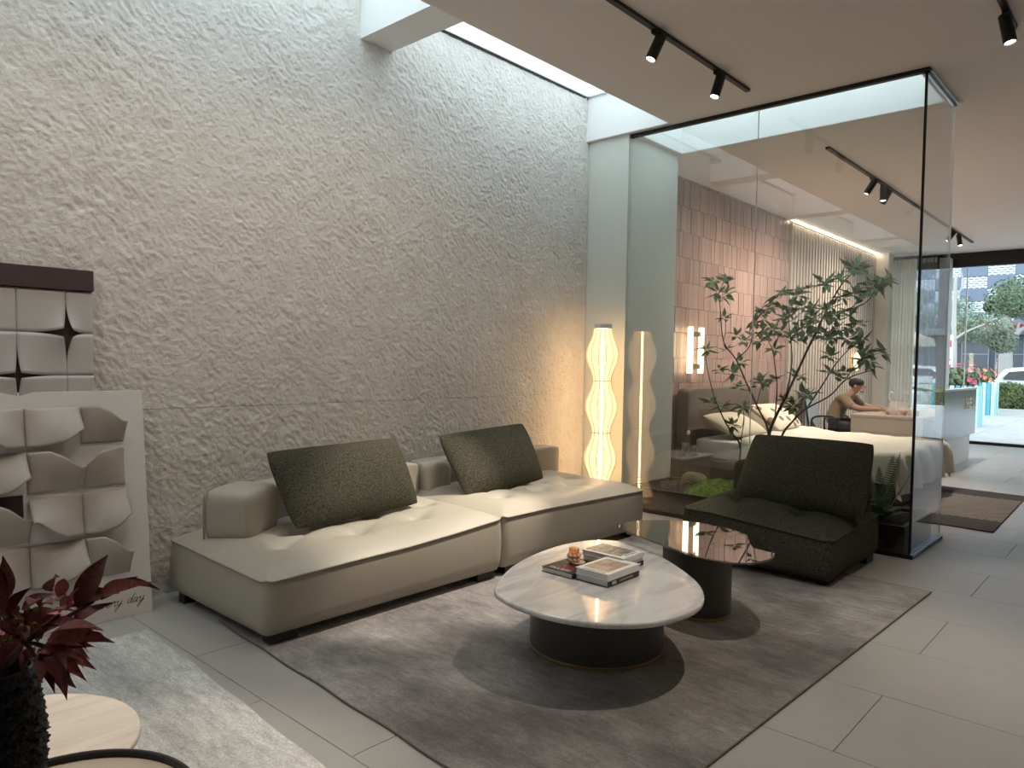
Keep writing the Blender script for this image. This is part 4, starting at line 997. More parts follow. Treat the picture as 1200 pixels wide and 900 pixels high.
pillow('bed_pillow', [(8.43, 3.62, .59), (8.73, 3.60, .59), (8.73, 3.96, .84), (8.43, 3.96, .84)], .13, mat('grey_olive_linen', (.20, .17, .12), .85), 'plain grey olive cushion between the two cream pillows', 'pillow', 'pillows on the bed', sag=.01)
ns = thing('nightstand', (7.12, 3.98, 0), 'low dark brown nightstand between pier and bed', 'nightstand')
MB().box(6.84, 7.44, 3.74, 4.22, .06, .385).build('body', M_bedfr, ns, bev=.006)
MB().box(6.82, 7.46, 3.72, 4.225, .385, .402).build('top', mat('grey_stone_top', (.26, .245, .23), .15), ns, bev=.003)
MB().box(6.86, 7.42, 3.735, 3.742, .09, .36).build('drawer_front', M_bedfr, ns)
for x in (6.9, 7.38): MB().box(x-.02, x+.02, 3.78, 4.18, 0, .06).build('leg', M_foot, ns)
M_clear = glassmat('clear_glassware', (.9, .92, .92), .08)
for (x, y, h, lab) in ((7.02, 3.82, .15, 'clear glass cylinder holding a small white bud on the nightstand'), (7.16, 3.79, .11, 'empty clear glass tumbler on the nightstand')):
    t = thing('glass_cup', (x, y, .402), lab, 'glass')
    MB().lathe([(0, 0), (.04, 0), (.042, .004), (.042, h), (.039, h), (.039, .006), (0, .006)], (x, y, .402), 20).build('bowl', M_clear, t, smooth=True)
bud = thing('white_flower', (7.02, 3.82, .41), 'single stem with a white bud in the glass cylinder', 'flower')
MB().tube(catmull([(7.02, 3.82, .41), (7.03, 3.82, .56), (7.05, 3.81, .64)], 5), .003, 5).build('stem', M_fern, bud)
MB().sell((7.052, 3.81, .655), (.018, .018, .024), 1, 8).build('bud', M_white, bud, smooth=True)
# dark mat with zigzag weave
N = NT('zigzag_mat'); p = N.p; tc = N.node('ShaderNodeTexCoord'); sx = N.node('ShaderNodeSeparateXYZ'); N.link(tc.outputs['Object'], sx.inputs[0])
def mth(op, a, b_=None):
    n = N.node('ShaderNodeMath', operation=op)
    for i, q in enumerate((a, b_)):
        if q is None: continue
        if isinstance(q, (int, float)): n.inputs[i].default_value = q
        else: N.link(q, n.inputs[i])
    return n.outputs[0]
tri = mth('PINGPONG', sx.outputs[1], .11); zz = mth('ADD', sx.outputs[0], mth('MULTIPLY', tri, 1.1)); wv = mth('PINGPONG', zz, .035)
cm = N.node('ShaderNodeMapRange', ins={1: .012, 2: .024, 3: 0, 4: 1}); N.link(wv, cm.inputs[0])
inx = mth('MULTIPLY', mth('GREATER_THAN', sx.outputs[0], 7.85), mth('LESS_THAN', sx.outputs[0], 9.25)); fac = mth('MULTIPLY', cm.outputs[0], inx)
mxc = N.node('ShaderNodeMix', data_type='RGBA'); mxc.inputs[6].default_value = (.055, .045, .04, 1); mxc.inputs[7].default_value = (.36, .31, .27, 1); N.link(fac, mxc.inputs[0]); N.link(mxc.outputs[2], p.inputs['Base Color']); p.inputs['Roughness'].default_value = .9
rug('floor_mat', [(7.33, 1.075), (9.66, 1.12), (9.74, 2.02), (7.40, 1.98)], N.m, mat('mat_binding', (.05, .042, .038), .9), .012, 'dark brown mat with a zigzag weave beside the foot of the bed', .0)

# ================================================================ RECEPTION DESK AND PERSON
M_desk = mat('beige_desk', (.44, .37, .315), .5); M_silver = mat('satin_grey_panel', (.36, .375, .39), .22, metal=.35)
dk = thing('reception_desk', (11.6, 2.75, 0), 'beige work desk with panelled end behind the bed', 'desk')
MB().box(10.42, 13.0, 2.32, 3.21, .715, .75).build('desk_top', M_desk, dk, bev=.003)
MB().box(10.425, 10.46, 2.33, 3.20, 0, .715).build('end_panel', M_desk, dk)
MB().box(12.94, 12.975, 2.33, 3.20, 0, .715).build('end_panel', M_desk, dk)
rc = thing('reception_counter', (12.0, 2.27, 0), 'satin grey raised counter front with gilt letters on a white plinth', 'counter')
MB().box(10.93, 13.28, 2.235, 2.30, .39, 1.075).build('grey_panel', M_silver, rc, bev=.004)
MB().box(10.90, 13.29, 2.225, 2.315, 1.075, 1.10).build('counter_cap', M_white, rc)
MB().box(10.98, 13.02, 2.26, 2.31, 0, .39).build('plinth', M_white, rc)
M_gilt = mat('gilt', (.88, .76, .60), .35, metal=.3)
x = 12.48
for chx in ('I', 'H', 'E', 'U'):
    mb = MB(); y0_, y1_ = 2.229, 2.236; za, zb = .79, .95; w_ = .15; t_ = .034
    if chx == 'I': mb.box(x, x+t_, y0_, y1_, za, zb); ad_ = .09
    else:
        mb.box(x, x+t_, y0_, y1_, za, zb); ad_ = w_+.06
        if chx in 'HU': mb.box(x+w_-t_, x+w_, y0_, y1_, za, zb)
        if chx == 'H': mb.box(x+t_, x+w_-t_, y0_, y1_, .86, .89)
        if chx == 'U': mb.box(x+t_, x+w_-t_, y0_, y1_, za, za+t_)
        if chx == 'E':
            for q in (za, .86, zb-t_): mb.box(x+t_, x+w_, y0_, y1_, q, q+t_)
    mb.build('letter', M_gilt, rc); x += ad_

def skin_mesh(name, verts, edges, radii, m, parent, root=0, sub=2):
    me = bpy.data.meshes.new(name); me.from_pydata([tuple(v) for v in verts], edges, [])
    o = bpy.data.objects.new(name, me); COL.objects.link(o)
    md = o.modifiers.new('s', 'SKIN'); md.use_smooth_shade = True; md.branch_smoothing = .6
    for i, r_ in enumerate(radii):
        r_ = r_ if isinstance(r_, tuple) else (r_, r_); me.skin_vertices[0].data[i].radius = r_; me.skin_vertices[0].data[i].use_root = (i == root)
    o.modifiers.new('d', 'SUBSURF').levels = sub; o.modifiers['d'].render_levels = sub
    dg = bpy.context.evaluated_depsgraph_get(); dg.update(); nm = bpy.data.meshes.new_from_object(o.evaluated_get(dg)); bpy.data.objects.remove(o)
    nm.name = name; nm.materials.clear(); nm.materials.append(m); nm.polygons.foreach_set('use_smooth', [True]*len(nm.polygons))
    return nm
M_skin = mat('skin', (.42, .24, .165), .55); M_shirt = mat('tan_shirt', (.30, .22, .15), .85); M_jean = mat('dark_trousers', (.02, .022, .03), .8); M_hair = mat('black_hair', (.008, .007, .007), .6, bump=.6, bscale=200)
px = 11.35
person = thing('person', (px, 3.66, 0), 'person in a tan short-sleeved shirt sitting and leaning on the beige desk', 'person')
Bv = [(px, 3.70, .50), (px, 3.72, .66), (px, 3.66, .82), (px, 3.56, .945), (px, 3.475, 1.01), (px, 3.43, 1.055), (px, 3.405, 1.12), (px, 3.41, 1.165),
      (px-.17, 3.53, .935), (px-.235, 3.43, .83), (px-.25, 3.30, .785), (px-.19, 3.16, .79), (px-.10, 3.06, .785),
      (px+.17, 3.53, .935), (px+.235, 3.43, .83), (px+.25, 3.30, .785), (px+.19, 3.16, .79), (px+.10, 3.06, .785),
      (px-.10, 3.62, .49), (px-.12, 3.26, .50), (px-.12, 3.30, .28), (px-.12, 3.33, .09), (px-.12, 3.22, .045),
      (px+.10, 3.62, .49), (px+.12, 3.26, .50), (px+.12, 3.30, .28), (px+.12, 3.33, .09), (px+.12, 3.22, .045)]
Be = [(0, 1), (1, 2), (2, 3), (3, 4), (4, 5), (5, 6), (6, 7), (3, 8), (8, 9), (9, 10), (10, 11), (11, 12), (3, 13), (13, 14), (14, 15), (15, 16), (16, 17), (0, 18), (18, 19), (19, 20), (20, 21), (21, 22), (0, 23), (23, 24), (24, 25), (25, 26), (26, 27)]
Br = [(.15, .12), (.14, .11), (.16, .12), (.13, .10), .058, .058, (.082, .092), (.06, .07), .062, .052, .045, .036, .03, .062, .052, .045, .036, .03, .09, .068, .055, .04, .035, .09, .068, .055, .04, .035]
bm_ = skin_mesh('body', Bv, Be, Br, M_skin, person)
mb = MB(); mb.V = [tuple(v.co) for v in bm_.vertices]; mb.F = [tuple(p_.vertices) for p_ in bm_.polygons]
for sg in (-1, 1):            # hands: palm and five fingers, joined hands on the desk edge
    w0 = Vector((px+sg*.095, 3.055, .785))
    mb.sell(w0+Vector((-sg*.01, -.035, -.002)), (.038, .045, .016), .7, 8)
    for i in range(4):
        a = w0+Vector((sg*(.022-.018*i)-sg*.01, -.065, .002)); l = (.062, .074, .070, .055)[i]
        mb.tube([a, a+Vector((-sg*.004, -l*.5, .006)), a+Vector((-sg*.012, -l*.85, -.008)), a+Vector((-sg*.014, -l, -.018))], [.0095, .009, .008, .006], 6)
    a = w0+Vector((-sg*.045, -.02, .004)); mb.tube([a, a+Vector((-sg*.02, -.025, .008)), a+Vector((-sg*.022, -.05, .004))], [.011, .010, .007], 6)
    mb.sell((px+sg*.083, 3.415, 1.105), (.012, .022, .032), 1, 8)      # ears
mb.tube([(px, 3.315, 1.125), (px, 3.297, 1.10), (px, 3.318, 1.088)], [.010, .016, .012], 7)      # nose
mb.sell((px, 3.325, 1.062), (.024, .012, .008), 1, 7); mb.sell((px, 3.335, 1.03), (.035, .03, .022), 1, 8)   # mouth, chin
mb.build('body', M_skin, person, smooth=True)
for sg in (-1, 1): MB().sell((px+sg*.033, 3.322, 1.122), (.012, .008, .007), 1, 7).build('eye', M_hair, person, smooth=True)
hv = MB().sell((px, 3.425, 1.15), (.094, .105, .075), .9, 14); hv.V = [(a, b_ if c < 1.15 or b_ > 3.36 else b_, c if c > 1.125 else (1.125 if b_ < 3.42 else c)) for a, b_, c in hv.V]; hv.build('hair', M_hair, person, smooth=True)
iS = [0, 1, 2, 3, 8, 9, 13, 14]; mp_ = {k_: i for i, k_ in enumerate(iS)}
sv = [Vector(Bv[k_]) for k_ in iS]; sv += [Vector(Bv[9]).lerp(Vector(Bv[10]), .45), Vector(Bv[14]).lerp(Vector(Bv[15]), .45), Vector(Bv[3]).lerp(Vector(Bv[4]), .55)]
se = [(mp_[a], mp_[b_]) for a, b_ in Be if a in mp_ and b_ in mp_]+[(mp_[9], 8), (mp_[14], 9), (mp_[3], 10)]
link('shirt', skin_mesh('shirt', sv, se, [(.175, .145), (.165, .135), (.185, .145), (.15, .12), .08, .07, .08, .07, .066, .066, .075], M_shirt, person), person)
iT = [0]+list(range(18, 22))+list(range(23, 27)); mp_ = {k_: i for i, k_ in enumerate(iT)}
link('trousers', skin_mesh('trousers', [Bv[k_] for k_ in iT], [(mp_[a], mp_[b_]) for a, b_ in Be if a in mp_ and b_ in mp_], [(.17, .14)]+[.105, .085, .07, .058]*2, M_jean, person), person)
# office chair
oc = thing('office_chair', (px, 3.76, 0), 'pale blue grey office chair behind the seated person', 'chair')
M_oc = mat('pale_blue_grey', (.34, .38, .43), .6)
MB().sell((px, 3.72, .375), (.25, .25, .045), .4, 14).build('seat', M_oc, oc, smooth=True)
MB().grid(lambda u, v: Vector((px+lerp(-.24, .24, u), 3.99-.05*(1-(2*u-1)**2)*-1+.10*v+.0, lerp(.48, 1.02, v))), 10, 8).grid(lambda u, v: Vector((px+lerp(-.24, .24, u), 4.02+.05*(1-(2*u-1)**2)+.10*v, lerp(.48, 1.02, v))), 10, 8).build('backrest', M_oc, oc, smooth=True)
for sg in (-1, 1): MB().tube(catmull([(px+sg*.27, 3.95, .40), (px+sg*.28, 3.93, .62), (px+sg*.28, 3.62, .63), (px+sg*.27, 3.60, .40)], 5), .015, 7).build('armrest', M_black, oc, smooth=True)
MB().tube([(px, 3.74, .33), (px, 3.74, .08)], .03, 10).build('column', M_black, oc); MB().tube([(px, 3.96, .37), (px, 4.06, .55)], .02, 8).build('back_support', M_black, oc)
for i in range(5):
    a = 2*math.pi*i/5+.3; e_ = Vector((px+.28*math.cos(a), 3.74+.28*math.sin(a), .06))
    MB().tube([(px, 3.74, .10), e_], [.022, .014], 7).build('leg', M_black, oc)
    MB().sell(e_-Vector((0, 0, .033)), (.02, .02, .0265), 1, 8).build('caster', M_black, oc, smooth=True)
# bag of fruit on the desk
BX, BY = 10.74, 2.70
bag = thing('plastic_bag', (BX, BY, .75), 'thin translucent plastic bag with two loop handles on the beige desk', 'bag')
N = NT('thin_plastic'); N.n.remove(N.p); tr = N.node('ShaderNodeBsdfTransparent'); gl = N.node('ShaderNodeBsdfDiffuse', ins={'Color': (.85, .83, .82, 1)}); mx = N.node('ShaderNodeMixShader', ins={0: .38}); N.link(tr.outputs[0], mx.inputs[1]); N.link(gl.outputs[0], mx.inputs[2]); N.link(mx.outputs[0], N.out.inputs[0])
M_plas = N.m
def bagf(u, v):
    a = 2*math.pi*u; r_ = .125*(1-.45*v**1.5)*(1+.12*math.sin(5*a+4*v)); return Vector((BX+r_*math.cos(a)*.8, BY+r_*math.sin(a)*1.2, .752+.19*v))
MB().grid(bagf, 40, 10, cu=True).build('sack', M_plas, bag, smooth=True)
for sg in (-1, 1):
    MB().tube(catmull([(BX, BY+sg*.03, .93), (BX, BY+sg*.06, 1.03), (BX, BY+sg*.10, 1.05), (BX, BY+sg*.115, .99), (BX, BY+sg*.09, .93)], 5), .010, 6).build('handle', mat('white_plastic', (.7, .68, .68), .5), bag, smooth=True)
M_fruit = mat('pink_red_fruit', (.52, .13, .10), .4, col2=(.60, .30, .20), vscale=9)
for i, (x, y, z) in enumerate([(-.05, -.09, 0), (.05, -.04, 0), (-.05, .02, 0), (.04, .06, 0), (-.03, .11, 0)]):
    t = thing('fruit', (BX+x, BY+y, .753), 'round pink red fruit inside the plastic bag', 'fruit', 'fruit in the plastic bag')
    MB().sell((BX+x, BY+y, .792), (.04, .04, .038), 1, 10).build('flesh', M_fruit, t, smooth=True)
    MB().tube([(BX+x, BY+y, .826), (BX+x+.004, BY+y, .84)], .003, 5).build('stalk', M_bark, t)
pc = thing('pencil_cup', (10.82, 2.50, .75), 'small dark green cup standing beside the plastic bag', 'cup')
MB().lathe([(0, 0), (.035, 0), (.037, .07), (.033, .07), (.031, .006), (0, .006)], (10.82, 2.50, .75), 16).build('cup_body', mat('dark_green_cup', (.03, .06, .04), .4), pc, smooth=True)

# ================================================================ CURTAIN
N = NT('sheer_curtain'); N.n.remove(N.p); tr = N.node('ShaderNodeBsdfTransparent'); dl = N.node('ShaderNodeBsdfDiffuse', ins={'Color': (.84, .80, .74, 1)}); tl = N.node('ShaderNodeBsdfTranslucent', ins={'Color': (.86, .80, .70, 1)})
m1 = N.node('ShaderNodeMixShader', ins={0: .5}); N.link(dl.outputs[0], m1.inputs[1]); N.link(tl.outputs[0], m1.inputs[2]); mx = N.node('ShaderNodeMixShader', ins={0: .95}); N.link(tr.outputs[0], mx.inputs[1]); N.link(m1.outputs[0], mx.inputs[2]); N.link(mx.outputs[0], N.out.inputs[0])
def curtain(y0, y1, m, dens, label):
    t = thing('curtain', (15.33, (y0+y1)/2, .02), label, 'curtain', 'sheer curtains at the shop front')
    MB().grid(lambda u, v: Vector((15.33+.045*math.sin(u*dens)+.015*math.sin(u*dens*2.3+1), lerp(y0, y1, u), lerp(.02, 3.44, v))), 150, 4).build('sheer', m, t, smooth=True)
    MB().box(15.29, 15.37, y0, y1, 3.44, 3.50).build('heading', M_black, t)
    for i in range(8): MB().box(15.30, 15.36, lerp(y0, y1, (i+.3)/8), lerp(y0, y1, (i+.7)/8), 3.36, 3.452).build('tab', M_white, t)
curtain(3.62, 4.15, N.m, 55, 'gathered white sheer curtain hanging beside the slatted wall')
N2 = N.m.copy(); N2.name = 'open_sheer'
for nd in N2.node_tree.nodes:
    if nd.type == 'MIX_SHADER' and abs(nd.inputs[0].default_value-.95) < .01: nd.inputs[0].default_value = .30
curtain(3.28, 3.60, N2, 30, 'thin see-through white sheer curtain beside the shop front post')

# ================================================================ STREET OUTSIDE
gr = struct(MB().box(XW+.25, 29.3, -30, 40, -.25, -.02).build('ground_pavement', mat('pale_paving', (.42, .42, .42), .6, var=.2, vscale=3, bump=.2, bscale=20)))
for i in range(10):
    for j in range(4): MB().box(XW+.3+i*1.33, XW+.3+i*1.33+1.32, .4+j*1.33, .4+j*1.33+1.32, -.03, -.012).build('paving_slab', MATS['pale_paving'], gr)
struct(MB().box(29.3, 80, -40, 60, -.3, -.05).build('ground_road', mat('asphalt', (.20, .20, .21), .8)))
struct(MB().box(29.0, 29.3, -30, 40, -.05, .06).build('ground_kerb', mat('kerb_stone', (.55, .55, .54), .7)))
def cards(mb, c, rad, n, s0, s1, rnd, flat=1, shell=.55):
    for i in range(n):
        d = Vector((rnd.gauss(0, 1), rnd.gauss(0, 1), rnd.gauss(0, 1))).normalized(); k_ = rnd.uniform(shell, 1)
        p_ = Vector(c)+Vector((d.x*rad[0], d.y*rad[1], d.z*rad[2]))*k_; s = rnd.uniform(s0, s1)
        n1_ = (d+Vector((rnd.uniform(-1, 1), rnd.uniform(-1, 1), rnd.uniform(-.4, 1)))).normalized(); a = n1_.orthogonal().normalized(); b_ = n1_.cross(a)
        q = [p_-a*s, p_-b_*s*.55, p_+a*s, p_+b_*s*.55]; mb.add(q, [(0, 1, 2, 3)])
M_tl = mat('street_leaf', (.16, .24, .12), .7, var=.5, vscale=1.5); M_tl2 = mat('street_leaf_pale', (.22, .29, .19), .7, var=.4, vscale=1.5); M_pb = mat('pale_bark', (.40, .39, .37), .85, bump=.4, bscale=20)
def street_tree(base, forks, crowns, label, m, r0=.14, seedv=1, n=4500, size=(.035, .08)):
    t = thing('street_tree', base, label, 'tree', 'street trees'); rnd = random.Random(seedv)
    for pts, ra, rb in forks:
        c = catmull(pts, 5); k_ = len(c); MB().tube(c, [lerp(ra, rb, j/(k_-1)) for j in range(k_)], 9).build('trunk', M_pb, t, smooth=True)
    mb = MB()
    for c, rad in crowns: cards(mb, c, rad, n, *size, rnd)
    mb.build('crown', m, t, kind='stuff', recalc=False); return t
tb = (36, 5.05, -.05)
street_tree(tb, [([(36, 5.05, -.05), (36, 5.06, 1.2), (36, 5.10, 2.55), (36.1, 5.14, 3.6)], .30, .20), ([(36, 5.10, 2.4), (35.9, 5.45, 2.75), (35.8, 6.1, 3.15), (35.8, 6.9, 3.3)], .15, .05), ([(36, 5.10, 2.4), (36, 4.8, 2.75), (36, 4.5, 3.05), (36, 3.7, 3.15)], .15, .06), ([(36, 4.75, 2.8), (36, 4.65, 3.3)], .08, .04)],
            [((36.2, 4.4, 4.35), (1.3, 1.6, .95)), ((36.2, 3.2, 4.3), (1.2, 1.3, .9)), ((36.4, 5.2, 4.0), (1, .8, .5))], 'forked pale trunk street tree with a round green crown behind the white car', M_tl, seedv=3)
street_tree((27, 5.2, -.05), [([(27, 5.2, -.05), (27, 5.2, 1.8), (27.05, 5.25, 3.0), (27.1, 5.25, 4.4)], .10, .05), ([(27, 5.22, 2.3), (27, 4.9, 2.55), (27.1, 4.4, 2.8)], .05, .02), ([(27.1, 5.25, 3.6), (27.1, 5.05, 4.1), (27.1, 5.15, 4.6)], .035, .015), ([(27, 5.22, 2.4), (27, 5.6, 2.6)], .04, .02)],
            [((29, 4.7, 2.75), (.8, .9, .55)), ((29.5, 5.6, 3.1), (.9, .7, .9)), ((29, 4.2, 2.3), (.5, .5, .4))], 'slim pale street tree with sparse grey green foliage beside the sheer curtain', M_tl2, seedv=5, n=2200, size=(.025, .06))
street_tree((31, 7.6, -.05), [([(31, 7.6, -.05), (31, 7.6, 2.2), (31, 7.7, 3.6)], .14, .08)], [((31, 7.7, 3.3), (1.1, 1.2, 1.3)), ((31, 7.0, 2.6), (.9, .9, .8))], 'leafy street tree seen through the sheer curtain', M_tl2, seedv=8, n=3000)
# facade with a chequer of screen panels
bd = thing('street_building', (50.5, 5, 0), 'dark street building with a chequered screen facade across the road', 'building')
MB().box(50.2, 60, -30, 45, -.05, 16).build('wall', mat('slate_wall', (.075, .09, .125), .6), bd)
N = NT('mesh_screen'); p = N.p; tc = N.node('ShaderNodeTexCoord'); sp_ = N.node('ShaderNodeSeparateXYZ'); N.link(tc.outputs['Object'], sp_.inputs[0]); cb = N.node('ShaderNodeCombineXYZ'); N.link(sp_.outputs[1], cb.inputs[0]); N.link(sp_.outputs[2], cb.inputs[1])
bk = N.node('ShaderNodeTexBrick', ins={'Color1': (.06, .08, .12, 1), 'Color2': (.09, .11, .15, 1), 'Mortar': (.62, .70, .78, 1), 'Scale': 1.0, 'Mortar Size': .042, 'Brick Width': .30, 'Row Height': .13, 'Mortar Smooth': 0})
N.link(cb.outputs[0], bk.inputs['Vector']); N.link(bk.outputs[0], p.inputs['Base Color']); p.inputs['Roughness'].default_value = .6
M_scr = N.m; M_dkp = mat('slate_panel', (.15, .19, .27), .45)
pm = [MB().box(-.06, .06, -.665, .665, -.355, .355).mesh('facade_panel', m) for m in (M_scr, M_dkp)]
for i in range(15):
    for j in range(9):
        o = link('facade_panel', pm[(i+j) % 2], bd); o.location = Vector((50.12-(.03 if (i+j) % 2 else 0), -3.3+i*1.34, 3.9+j*.722+.361))-bd.location
MB().box(49.6, 50.3, -30, 45, 3.35, 3.75).build('canopy', mat('slate_canopy', (.12, .14, .19), .5), bd)
M_shopg = mat('shop_glass', (.05, .065, .085), .15)
for i in range(12):
    y = -4+i*1.7; w_ = MB().box(50.1, 50.2, y, y+1.35, .2, 2.9).build('shop_window', M_shopg, bd)
    MB().box(50.06, 50.1, y-.03, y+.03, .2, 2.9).box(50.06, 50.1, y+1.32, y+1.38, .2, 2.9).box(50.06, 50.1, y, y+1.35, 2.2, 2.26).build('frame', mat('steel_blue_frame', (.2, .23, .28), .5), w_)
rnd = random.Random(9); mb = MB()
for i in range(14): cards(mb, (49.3, 2.6+i*.42, 3.85+.12*math.sin(i*2)), (.3, .3, .22), 60, .05, .11, rnd)
fs = tag(mb.build('red_blossom', mat('red_blossom', (.50, .06, .07), .7), recalc=False), 'row of red blossoms along the canopy of the dark building', 'flowers'); fs['kind'] = 'stuff'
# low hedge and clipped shrub
rnd = random.Random(2); mb = MB()
for i in range(9000):
    y = rnd.uniform(-8, 5.0); f_ = rnd.random(); x, z = (30.0, rnd.uniform(.02, .62)) if f_ < .6 else (rnd.uniform(30, 30.9), .63)
    s = rnd.uniform(.035, .07); a = Vector((rnd.uniform(-1, 1), rnd.uniform(-1, 1), rnd.uniform(-1, 1))).normalized(); b_ = a.orthogonal().normalized(); c = Vector((x+rnd.uniform(-.06, .06), y, z+rnd.uniform(-.03, .05)))
    mb.add([c-a*s, c-b_*s*.6, c+a*s, c+b_*s*.6], [(0, 1, 2, 3)])
hd = thing('hedge', (30.4, -1.5, -.05), 'low clipped green hedge along the kerb in front of the white car', 'hedge')
MB().box(30.05, 30.85, -8, 5.0, -.05, .6).build('hedge_core', mat('hedge_core', (.02, .035, .012), .9), hd)
mb.build('hedge_leaves', mat('hedge_leaf', (.13, .19, .05), .7, var=.5, vscale=2), hd, kind='stuff', recalc=False)
sh = thing('shrub', (29.5, 4.0, -.05), 'round clipped shrub standing against the low hedge', 'shrub')
MB().sell((29.5, 4.0, .42), (.36, .72, .48), 1, 12).build('shrub_core', MATS['hedge_core'], sh, smooth=True); mb = MB(); cards(mb, (29.5, 4.0, .42), (.42, .78, .55), 2600, .03, .06, random.Random(3), shell=.85); mb.build('shrub_leaves', MATS['hedge_leaf'], sh, kind='stuff', recalc=False)
# cyan planters with flowers
M_cy = mat('turquoise_slat', (.10, .42, .50), .5); M_cyw = mat('pale_turquoise_slat', (.55, .75, .78), .5)
for (y0_, y1_, x_, lab, fl, fm) in ((3.40, 4.42, 20.45, 'turquoise slatted planter of pink flowers outside the shop front', 'bushy pink flowers filling the turquoise planter', 'pink'), (3.9, 5.3, 26, 'long turquoise slatted planter of orange flowers near the hedge', 'bushy orange flowers beyond the pink ones', 'orange')):
    t = thing('flower_planter', (x_+.35, (y0_+y1_)/2, -.02), lab, 'planter', 'turquoise planters')
    n = int((y1_-y0_)/.115)
    MB().box(x_+.03, x_+.70, y0_+.03, y1_-.03, -.012, .93).build('box', M_cy, t)
    for i in range(n):
        y = y0_+i*(y1_-y0_)/n; MB().box(x_, x_+.03, y, y+.095, -.012, .97).build('slat', M_cy if i % 2 else M_cyw, t)
        if i < 6: MB().box(x_+.03+i*.112, x_+.03+i*.112+.095, y0_, y0_+.03, -.012, .97).build('slat', M_cyw if i % 2 else M_cy, t)
    b_ = thing('flower_bush', (x_+.35, (y0_+y1_)/2, .9), fl, 'flowers')
    mb = MB(); rnd = random.Random(6); c = (x_+.33, (y0_+y1_)/2, 1.12); rd = (.38, (y1_-y0_)/2, .30); cards(mb, c, rd, 1100, .04, .09, rnd, shell=.4); mb.build('bush_leaves', M_tl, b_, kind='stuff', recalc=False)
    fmt = mat(fm+'_petal', (.75, .10, .22) if fm == 'pink' else (.80, .24, .10), .6)
    for i in range(26):
        d = Vector((rnd.uniform(-1, .3), rnd.uniform(-1, 1), rnd.uniform(-.1, 1))).normalized(); q = Vector(c)+Vector((d.x*rd[0], d.y*rd[1], d.z*(rd[2]+.06))); s = rnd.uniform(.05, .085)
        fb = MB()
        for k_ in range(6):
            a = k_*math.pi/3; e1 = d.orthogonal().normalized(); e2 = d.cross(e1); v = e1*math.cos(a)+e2*math.sin(a); w_ = e1*math.cos(a+1.57)+e2*math.sin(a+1.57)
            fb.add([q, q+v*s*.6+w_*s*.35+d*s*.35, q+v*s+d*s*.3, q+v*s*.6-w_*s*.35+d*s*.35], [(0, 1, 2, 3)])
        fb.build('blossom', fmt, b_, recalc=False)
# cars
M_cw = mat('white_car_paint', (.80, .81, .82), .15, coat=1); M_cs = mat('silver_car_paint', (.52, .55, .60), .2, metal=.3, coat=1); M_cg = mat('car_glass', (.02, .025, .03), .08); M_ty = mat('tyre', (.02, .02, .02), .8); M_rim = mat('wheel_rim', (.35, .35, .36), .3, metal=.8)
def car(x0, yend, prof, glassp, wheels, Wd, m, label, wr_=.34):
    """side profile in (distance from the nose-most end, height); the car runs towards -y"""
    t = thing('car', (x0+Wd/2, yend-2.2, -.05), label, 'car', 'cars on the street'); n = len(prof); rows = []
    for s in (0, .08, .5, .92, 1):
        ins = .10 if s in (0, 1) else .0
        for (d, z) in prof:
            th = max(0, z-.95)*.38; xs_ = x0+Wd*s; xs_ += (th if s < .5 else -th if s > .5 else 0)
            zz_ = z-.06*(1 if s in (0, 1) else 0)*(1 if z > .3 else 0); rows.append((xs_, yend-d-(ins*.5 if d < 1 else -ins*.5 if d > 3.6 else 0), zz_-.05))
    F = [(j*n+i, j*n+(i+1) % n, (j+1)*n+(i+1) % n, (j+1)*n+i) for j in range(4) for i in range(n)]+[tuple(range(n)), tuple(range(4*n, 5*n))]
    MB().add(rows, F).build('body', m, t)
    for k_, gp in enumerate(glassp):
        V = []
        for xo in (-.012, .02): V += [(x0+max(0, z-.95)*.38+xo, yend-d, z-.08) for d, z in gp]
        q = len(gp); MB().add(V, [tuple(range(q)), tuple(range(q, 2*q))]+[(i, (i+1) % q, q+(i+1) % q, q+i) for i in range(q)]).build('side_window', M_cg, t)
    for wy in wheels:
        for xx in (x0-.01, x0+Wd-.20):
            Mw = Matrix.Translation((xx, yend-wy, wr_-.05)) @ Matrix.Rotation(R(90), 4, 'Y')
            wl_ = MB().lathe([(0, .0), (wr_*.62, .0), (wr_*.66, -.01), (wr_*.95, -.01), (wr_, .02), (wr_, .20), (wr_*.95, .22), (0, .22)], n=28).xf(Mw).build('wheel', M_ty, t)
            MB().lathe([(0, -.02), (wr_*.2, -.022), (wr_*.58, -.012), (wr_*.6, 0), (0, 0)], n=20).xf(Mw).build('rim', M_rim, wl_)
    for z_ in (.62,): MB().box(x0-.008, x0+.03, yend-3.9, yend-.7, z_-.02, z_+.01).build('side_moulding', mat('dark_trim', (.05, .05, .055), .5), t)
    return t
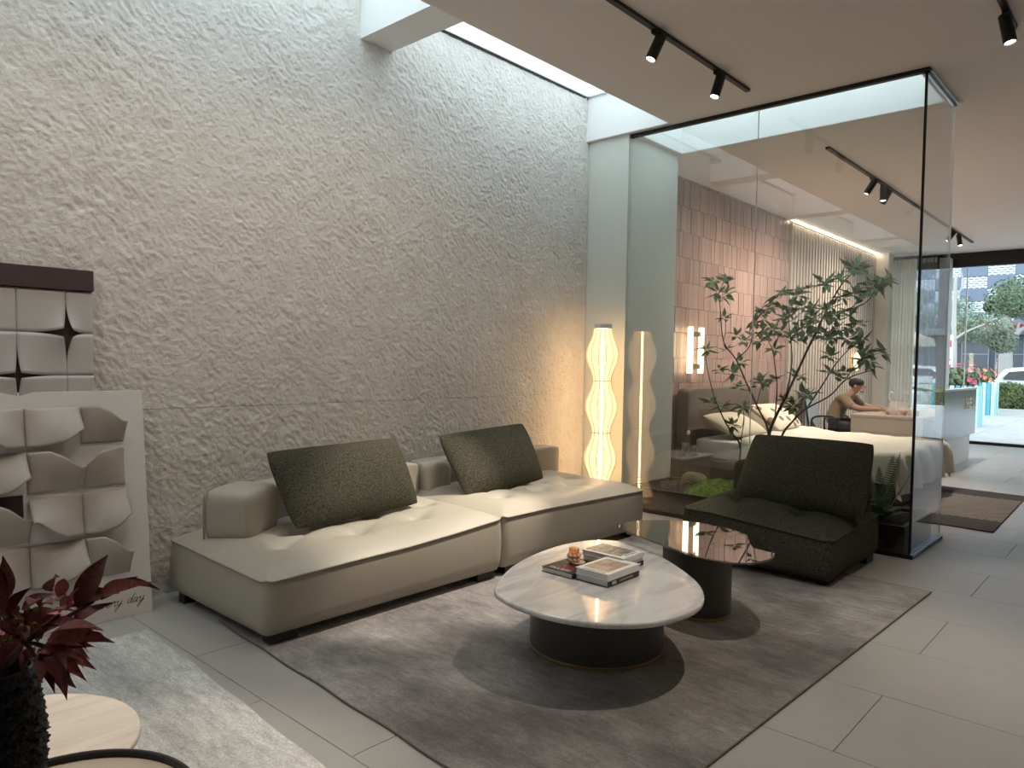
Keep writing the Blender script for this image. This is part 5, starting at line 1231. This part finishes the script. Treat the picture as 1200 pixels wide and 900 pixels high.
suv = [(0, .35), (.02, .75), (.12, .95), (.35, 1.05), (.62, 1.42), (.95, 1.50), (2.0, 1.56), (2.9, 1.50), (3.55, 1.12), (4.4, .98), (4.62, .75), (4.62, .35), (4.3, .24), (.3, .24)]
car(33, 5.35, suv, [[(.62, 1.08), (.80, 1.36), (1.55, 1.44), (1.55, 1.06)], [(1.62, 1.06), (1.62, 1.44), (2.75, 1.42), (3.3, 1.08)]], (.85, 3.65), 1.85, M_cw, 'white car parked behind the low hedge')
sed = [(0, .35), (.02, .62), (.15, .78), (1.1, .92), (1.75, 1.32), (2.6, 1.40), (3.5, 1.32), (4.1, .98), (4.6, .92), (4.66, .4), (4.3, .24), (.3, .24)]
car(22.4, 9.55, [(4.66-d, z) for d, z in sed], [[(1.2, 1.0), (1.3, 1.28), (2.2, 1.34), (3.0, 1.02)]], (.85, 3.75), 1.75, M_cs, 'silver car standing beyond the sheer curtain')
car(40, 11.5, suv, [[(.62, 1.08), (.80, 1.36), (1.55, 1.44), (1.55, 1.06)], [(1.62, 1.06), (1.62, 1.44), (2.75, 1.42), (3.3, 1.08)]], (.85, 3.65), 1.85, M_cw, 'white car far behind the silver car across the street')
# sign board and parasol
sg = thing('sign_board', (24.4, 4.88, -.02), 'white sign board with red blocks standing beside the pink flowers', 'sign')
MB().box(24.3, 24.42, 4.73, 5.03, -.02, 2.35).build('board', M_white, sg)
for za, zb in ((2.0, 2.2), (1.62, 1.66), (1.28, 1.5), (1.05, 1.12)): MB().box(24.285, 24.3, 4.75, 5.01, za, zb).build('red_block', mat('sign_red', (.55, .06, .09), .5), sg)
pz = thing('parasol', (28, 7.1, -.02), 'pale beige parasol open beyond the sheer curtain', 'parasol')
MB().lathe([(0, 2.75), (.5, 2.62), (1.1, 2.36), (1.15, 2.12), (1.13, 2.12), (1.08, 2.33), (.5, 2.58), (0, 2.70)], (28, 7.1, 0), 8).build('canopy', mat('parasol_cloth', (.55, .47, .40), .8), pz)
MB().tube([(28, 7.1, -.02), (28, 7.1, 2.7)], .025, 8).build('pole', M_white, pz)
